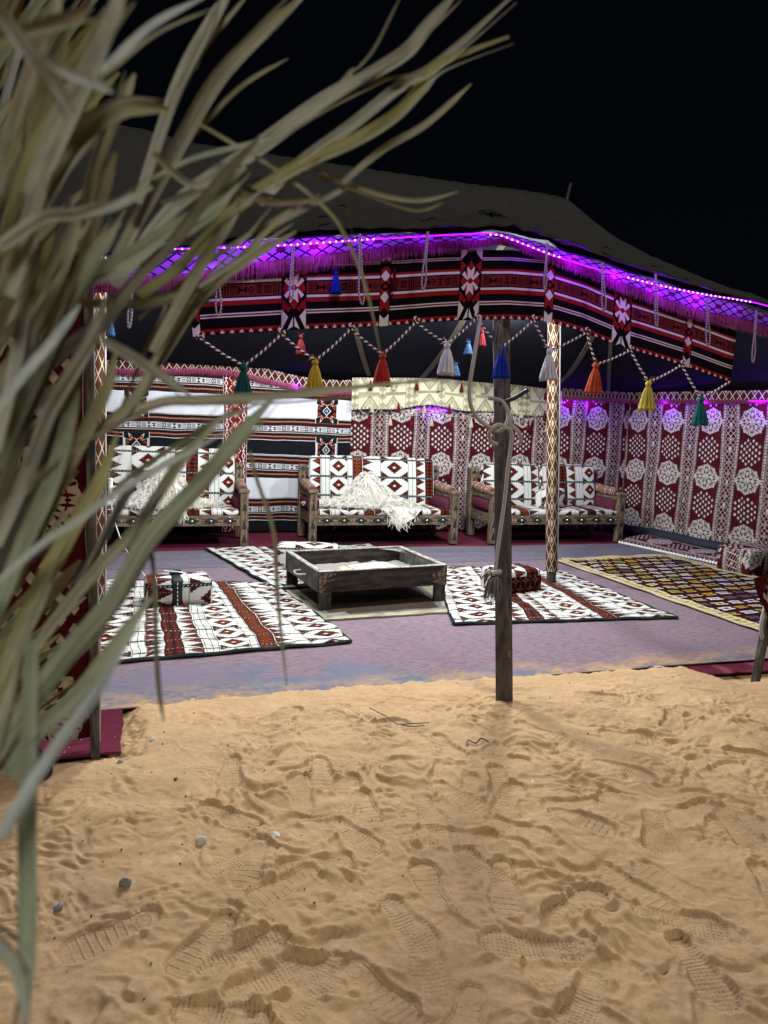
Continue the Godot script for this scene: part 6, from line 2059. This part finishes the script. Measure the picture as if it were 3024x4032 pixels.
	frond(t, 0.0083, 4, [Vector3(-0.087, 1.530, -0.445), Vector3(-0.083, 1.551, -0.449), Vector3(-0.076, 1.577, -0.452), Vector3(-0.064, 1.606, -0.454), Vector3(-0.045, 1.638, -0.452), Vector3(-0.037, 1.660, -0.452)])
	frond(t, 0.0063, 1, [Vector3(-0.060, 1.520, -0.491), Vector3(-0.057, 1.549, -0.502), Vector3(-0.048, 1.597, -0.507), Vector3(-0.030, 1.644, -0.509), Vector3(-0.022, 1.666, -0.516)])
	frond(t, 0.0056, 7, [Vector3(-0.065, 1.600, -0.321), Vector3(-0.063, 1.600, -0.327), Vector3(-0.054, 1.591, -0.338), Vector3(-0.048, 1.586, -0.346), Vector3(-0.040, 1.578, -0.356)])
	frond(t, 0.0042, 7, [Vector3(-0.051, 1.596, -0.347), Vector3(-0.046, 1.595, -0.355), Vector3(-0.037, 1.596, -0.364), Vector3(-0.025, 1.596, -0.372)])
	frond(t, 0.0108, 1, [Vector3(-0.082, 1.540, -0.444), Vector3(-0.067, 1.576, -0.458), Vector3(-0.054, 1.607, -0.472), Vector3(-0.028, 1.633, -0.486), Vector3(-0.001, 1.643, -0.504)])
	frond(t, 0.0059, 6, [Vector3(-0.077, 1.611, -0.380), Vector3(-0.074, 1.613, -0.380), Vector3(-0.062, 1.619, -0.380), Vector3(-0.046, 1.626, -0.378), Vector3(-0.034, 1.633, -0.376)])
	frond(t, 0.0066, 2, [Vector3(-0.064, 1.549, -0.382), Vector3(-0.049, 1.585, -0.379), Vector3(-0.034, 1.610, -0.376), Vector3(-0.024, 1.631, -0.373), Vector3(-0.021, 1.640, -0.374)])
	frond(t, 0.0063, 0, [Vector3(-0.085, 1.557, -0.418), Vector3(-0.077, 1.588, -0.416), Vector3(-0.065, 1.619, -0.412), Vector3(-0.056, 1.640, -0.409), Vector3(-0.052, 1.654, -0.409)])
	frond(t, 0.0081, 6, [Vector3(-0.086, 1.444, -0.493), Vector3(-0.066, 1.497, -0.493), Vector3(-0.052, 1.542, -0.489), Vector3(-0.041, 1.577, -0.482), Vector3(-0.031, 1.603, -0.475)])
	frond(t, 0.0090, 3, [Vector3(-0.100, 1.414, -0.468), Vector3(-0.083, 1.461, -0.478), Vector3(-0.065, 1.504, -0.483), Vector3(-0.046, 1.542, -0.484), Vector3(-0.030, 1.566, -0.485)])
	frond(t, 0.0093, 0, [Vector3(-0.095, 1.454, -0.450), Vector3(-0.079, 1.498, -0.464), Vector3(-0.063, 1.538, -0.474), Vector3(-0.053, 1.568, -0.483)])
	frond(t, 0.0078, 2, [Vector3(-0.096, 1.371, -0.443), Vector3(-0.081, 1.414, -0.462), Vector3(-0.070, 1.450, -0.475), Vector3(-0.049, 1.492, -0.486), Vector3(-0.039, 1.522, -0.493)])
	frond(t, 0.0112, 5, [Vector3(-0.114, 1.380, -0.533), Vector3(-0.100, 1.443, -0.558), Vector3(-0.090, 1.490, -0.575), Vector3(-0.084, 1.545, -0.586)])
	frond(t, 0.0088, 3, [Vector3(-0.095, 1.332, -0.434), Vector3(-0.084, 1.368, -0.455), Vector3(-0.070, 1.405, -0.473), Vector3(-0.061, 1.445, -0.486), Vector3(-0.057, 1.486, -0.495)])
	frond(t, 0.0082, 1, [Vector3(-0.094, 1.335, -0.477), Vector3(-0.079, 1.379, -0.494), Vector3(-0.061, 1.421, -0.506), Vector3(-0.044, 1.458, -0.513), Vector3(-0.035, 1.489, -0.517)])
	frond(t, 0.0064, 2, [Vector3(-0.091, 1.424, -0.430), Vector3(-0.084, 1.465, -0.445), Vector3(-0.078, 1.508, -0.456), Vector3(-0.071, 1.546, -0.465)])
	frond(t, 0.0045, 7, [Vector3(-0.083, 1.447, -0.391), Vector3(-0.070, 1.469, -0.407), Vector3(-0.059, 1.487, -0.421), Vector3(-0.048, 1.507, -0.434)])
	frond(t, 0.0073, 0, [Vector3(-0.090, 1.265, -0.389), Vector3(-0.086, 1.288, -0.407), Vector3(-0.082, 1.315, -0.425), Vector3(-0.067, 1.348, -0.443)])
	frond(t, 0.0086, 8, [Vector3(-0.116, 1.331, -0.535), Vector3(-0.104, 1.371, -0.551), Vector3(-0.087, 1.410, -0.565), Vector3(-0.075, 1.461, -0.575)])
	frond(t, 0.0075, 6, [Vector3(-0.102, 1.483, -0.488), Vector3(-0.090, 1.527, -0.486), Vector3(-0.081, 1.566, -0.480), Vector3(-0.075, 1.596, -0.472)])
	frond(t, 0.0059, 1, [Vector3(-0.081, 1.559, -0.481), Vector3(-0.075, 1.596, -0.472), Vector3(-0.064, 1.629, -0.463), Vector3(-0.053, 1.657, -0.452)])
	frond(t, 0.0091, 8, [Vector3(-0.115, 1.443, -0.589), Vector3(-0.098, 1.505, -0.589), Vector3(-0.081, 1.558, -0.585), Vector3(-0.069, 1.603, -0.576)])
	frond(t, 0.0076, 5, [Vector3(-0.044, 1.501, -0.516), Vector3(-0.020, 1.540, -0.522), Vector3(0.004, 1.568, -0.527), Vector3(0.031, 1.607, -0.526), Vector3(0.059, 1.641, -0.523)])
	frond(t, 0.0050, 2, [Vector3(-0.011, 1.621, -0.522), Vector3(0.016, 1.610, -0.543), Vector3(0.043, 1.630, -0.553), Vector3(0.064, 1.646, -0.564)])
	frond(t, 0.0046, 6, [Vector3(0.011, 1.593, -0.562), Vector3(0.052, 1.614, -0.575), Vector3(0.082, 1.619, -0.591), Vector3(0.122, 1.630, -0.602)])
	frond(t, 0.0046, 5, [Vector3(-0.006, 1.600, -0.560), Vector3(0.038, 1.622, -0.574), Vector3(0.067, 1.624, -0.591), Vector3(0.107, 1.624, -0.606)])
	frond(t, 0.0046, 3, [Vector3(-0.012, 1.614, -0.556), Vector3(0.017, 1.636, -0.570), Vector3(0.052, 1.654, -0.583), Vector3(0.078, 1.669, -0.596)])
	frond(t, 0.0034, 0, [Vector3(-0.023, 1.521, -0.595), Vector3(0.019, 1.562, -0.605), Vector3(0.055, 1.592, -0.611), Vector3(0.086, 1.615, -0.618), Vector3(0.122, 1.639, -0.621)])
	frond(t, 0.0081, 0, [Vector3(-0.012, 1.493, -0.548), Vector3(0.017, 1.550, -0.558), Vector3(0.034, 1.580, -0.568), Vector3(0.052, 1.611, -0.576)])
	frond(t, 0.0029, 5, [Vector3(0.005, 1.648, -0.577), Vector3(0.040, 1.725, -0.615), Vector3(0.103, 1.808, -0.640)])
	frond(t, 0.0014, 5, [Vector3(0.005, 1.681, -0.564), Vector3(0.027, 1.736, -0.583), Vector3(0.039, 1.775, -0.608)])
	frond(t, 0.0014, 1, [Vector3(0.005, 1.602, -0.570), Vector3(0.067, 1.654, -0.585), Vector3(0.121, 1.697, -0.596), Vector3(0.177, 1.734, -0.604)])
	frond(t, 0.0019, 0, [Vector3(0.148, 1.722, -0.594), Vector3(0.184, 1.747, -0.595), Vector3(0.206, 1.772, -0.598), Vector3(0.233, 1.801, -0.596)])
	frond(t, 0.0015, 2, [Vector3(0.095, 1.644, -0.570), Vector3(0.142, 1.686, -0.589), Vector3(0.187, 1.727, -0.604), Vector3(0.227, 1.758, -0.622), Vector3(0.290, 1.817, -0.611)])
	frond(t, 0.0021, 2, [Vector3(0.005, 1.555, -0.560), Vector3(0.051, 1.608, -0.572), Vector3(0.100, 1.646, -0.581), Vector3(0.143, 1.672, -0.591), Vector3(0.181, 1.700, -0.598), Vector3(0.207, 1.729, -0.606), Vector3(0.229, 1.754, -0.616), Vector3(0.288, 1.782, -0.608)])
	frond(t, 0.0015, 5, [Vector3(-0.028, 1.484, -0.448), Vector3(-0.012, 1.475, -0.469), Vector3(0.010, 1.458, -0.490)])
	frond(t, 0.0025, 2, [Vector3(-0.039, 1.521, -0.524), Vector3(-0.013, 1.528, -0.544), Vector3(0.022, 1.546, -0.561), Vector3(0.064, 1.579, -0.572), Vector3(0.094, 1.603, -0.583)])
	frond(t, 0.0018, 0, [Vector3(-0.055, 1.427, -0.506), Vector3(-0.024, 1.457, -0.529), Vector3(-0.009, 1.490, -0.549), Vector3(0.019, 1.540, -0.563), Vector3(0.046, 1.574, -0.575), Vector3(0.076, 1.613, -0.583)])
	frond(t, 0.0017, 6, [Vector3(-0.079, 1.405, -0.461), Vector3(-0.053, 1.429, -0.490), Vector3(-0.012, 1.453, -0.517), Vector3(0.023, 1.457, -0.539), Vector3(0.083, 1.461, -0.557), Vector3(0.130, 1.467, -0.572), Vector3(0.220, 1.477, -0.568)])
	frond(t, 0.0014, 5, [Vector3(-0.079, 1.526, -0.395), Vector3(-0.062, 1.545, -0.409), Vector3(-0.049, 1.553, -0.425), Vector3(-0.027, 1.568, -0.439), Vector3(-0.012, 1.584, -0.450)])
	frond(t, 0.0017, 2, [Vector3(-0.060, 1.523, -0.481), Vector3(-0.032, 1.542, -0.506), Vector3(-0.000, 1.568, -0.527), Vector3(0.030, 1.594, -0.546), Vector3(0.057, 1.629, -0.559)])
	frond(t, 0.0019, 2, [Vector3(-0.083, 1.361, -0.392), Vector3(-0.066, 1.376, -0.408), Vector3(-0.050, 1.388, -0.423), Vector3(-0.036, 1.399, -0.436), Vector3(-0.019, 1.410, -0.448), Vector3(0.002, 1.423, -0.459), Vector3(0.035, 1.445, -0.469)])
	frond(t, 0.0012, 1, [Vector3(-0.086, 1.308, -0.397), Vector3(-0.076, 1.336, -0.420), Vector3(-0.065, 1.359, -0.440), Vector3(-0.052, 1.382, -0.458), Vector3(-0.037, 1.407, -0.475), Vector3(-0.027, 1.431, -0.489)])
	frond(t, 0.0013, 5, [Vector3(-0.069, 1.323, -0.426), Vector3(-0.044, 1.354, -0.450), Vector3(-0.024, 1.375, -0.467), Vector3(-0.010, 1.398, -0.483), Vector3(0.012, 1.432, -0.498), Vector3(0.036, 1.460, -0.509)])
	frond(t, 0.0020, 6, [Vector3(-0.081, 1.281, -0.387), Vector3(-0.058, 1.310, -0.417), Vector3(-0.032, 1.336, -0.441), Vector3(-0.010, 1.369, -0.463), Vector3(0.023, 1.404, -0.481), Vector3(0.053, 1.437, -0.494), Vector3(0.074, 1.460, -0.505)])
	frond(t, 0.0012, 2, [Vector3(-0.067, 1.287, -0.370), Vector3(-0.049, 1.292, -0.404), Vector3(-0.030, 1.306, -0.439), Vector3(-0.006, 1.324, -0.474)])
	frond(t, 0.0014, 2, [Vector3(-0.060, 1.336, -0.494), Vector3(-0.050, 1.354, -0.512), Vector3(-0.034, 1.393, -0.533), Vector3(-0.027, 1.414, -0.548)])
	frond(t, 0.0010, 2, [Vector3(-0.066, 1.277, -0.297), Vector3(-0.057, 1.287, -0.316), Vector3(-0.047, 1.301, -0.336), Vector3(-0.035, 1.316, -0.354), Vector3(-0.019, 1.345, -0.375)])
	frond(t, 0.0015, 0, [Vector3(-0.065, 1.559, -0.411), Vector3(-0.052, 1.597, -0.422), Vector3(-0.035, 1.638, -0.429), Vector3(-0.022, 1.671, -0.437)])
	frond(t, 0.0016, 0, [Vector3(-0.039, 1.624, -0.435), Vector3(-0.031, 1.639, -0.451), Vector3(-0.007, 1.667, -0.461), Vector3(0.024, 1.691, -0.471)])
	frond(t, 0.0013, 5, [Vector3(-0.080, 1.547, -0.432), Vector3(-0.073, 1.573, -0.437), Vector3(-0.061, 1.601, -0.441), Vector3(-0.041, 1.633, -0.442), Vector3(-0.033, 1.655, -0.444)])
	frond(t, 0.0014, 5, [Vector3(-0.054, 1.544, -0.478), Vector3(-0.047, 1.592, -0.488), Vector3(-0.032, 1.639, -0.494), Vector3(-0.027, 1.663, -0.506)])
	frond(t, 0.0016, 6, [Vector3(-0.060, 1.594, -0.313), Vector3(-0.053, 1.586, -0.326), Vector3(-0.048, 1.580, -0.336), Vector3(-0.042, 1.572, -0.347)])
	frond(t, 0.0008, 2, [Vector3(-0.044, 1.589, -0.340), Vector3(-0.035, 1.592, -0.351), Vector3(-0.023, 1.595, -0.361)])
	frond(t, 0.0016, 2, [Vector3(-0.063, 1.569, -0.429), Vector3(-0.052, 1.600, -0.449), Vector3(-0.028, 1.630, -0.469), Vector3(-0.004, 1.644, -0.493)])
	frond(t, 0.0018, 1, [Vector3(-0.072, 1.609, -0.371), Vector3(-0.060, 1.614, -0.371), Vector3(-0.044, 1.620, -0.370), Vector3(-0.032, 1.625, -0.369)])
	frond(t, 0.0009, 0, [Vector3(-0.047, 1.580, -0.365), Vector3(-0.032, 1.605, -0.364), Vector3(-0.020, 1.625, -0.363), Vector3(-0.015, 1.634, -0.366)])
	frond(t, 0.0012, 6, [Vector3(-0.075, 1.583, -0.402), Vector3(-0.064, 1.614, -0.400), Vector3(-0.056, 1.636, -0.399), Vector3(-0.053, 1.650, -0.400)])
	frond(t, 0.0021, 6, [Vector3(-0.065, 1.496, -0.484), Vector3(-0.052, 1.541, -0.479), Vector3(-0.044, 1.575, -0.472), Vector3(-0.037, 1.601, -0.465)])
	frond(t, 0.0010, 0, [Vector3(-0.080, 1.461, -0.463), Vector3(-0.064, 1.503, -0.469), Vector3(-0.047, 1.541, -0.472), Vector3(-0.034, 1.565, -0.475)])
	frond(t, 0.0020, 1, [Vector3(-0.076, 1.496, -0.441), Vector3(-0.059, 1.534, -0.459), Vector3(-0.045, 1.563, -0.475)])
	frond(t, 0.0020, 5, [Vector3(-0.078, 1.416, -0.442), Vector3(-0.067, 1.450, -0.459), Vector3(-0.046, 1.489, -0.473), Vector3(-0.034, 1.519, -0.484)])
	frond(t, 0.0024, 5, [Vector3(-0.095, 1.444, -0.531), Vector3(-0.086, 1.489, -0.557), Vector3(-0.078, 1.543, -0.577)])
	# the thicket behind the leaves that stand out
	var right := Vector3(cos(deg_to_rad(17.0)), 0, sin(deg_to_rad(17.0)))
	var ahead := Vector3(sin(deg_to_rad(17.0)), 0, -cos(deg_to_rad(17.0)))
	for k in 140:
		var f := fposmod(k * 0.618034, 1.0)
		var deep := rng.randf_range(0.55, 1.0)
		var a := Vector3(0, 1.45, 0) + ahead * deep + right * deep * rng.randf_range(-0.66, -0.50 if f > 0.5 else -0.54) + Vector3.UP * deep * (lerpf(-0.5, 0.46, f) + rng.randf_range(-0.08, 0.08))
		var ang := deg_to_rad(rng.randf_range(50.0, 82.0) if f > 0.35 else rng.randf_range(38.0, 64.0))
		var len_ := rng.randf_range(0.14, 0.34) * deep * (1.0 if f > 0.4 else 0.75)
		var d := right * cos(ang) + Vector3.UP * sin(ang) + ahead * rng.randf_range(-0.2, 0.2)
		var bend := (right * 0.3 + Vector3.DOWN * 0.2) * len_ * rng.randf_range(-0.1, 0.3)
		frond(t, rng.randf_range(0.004, 0.011), rng.randi() % 9, [a, a + d * len_ * 0.5 + bend * 0.2, a + d * len_ + bend])
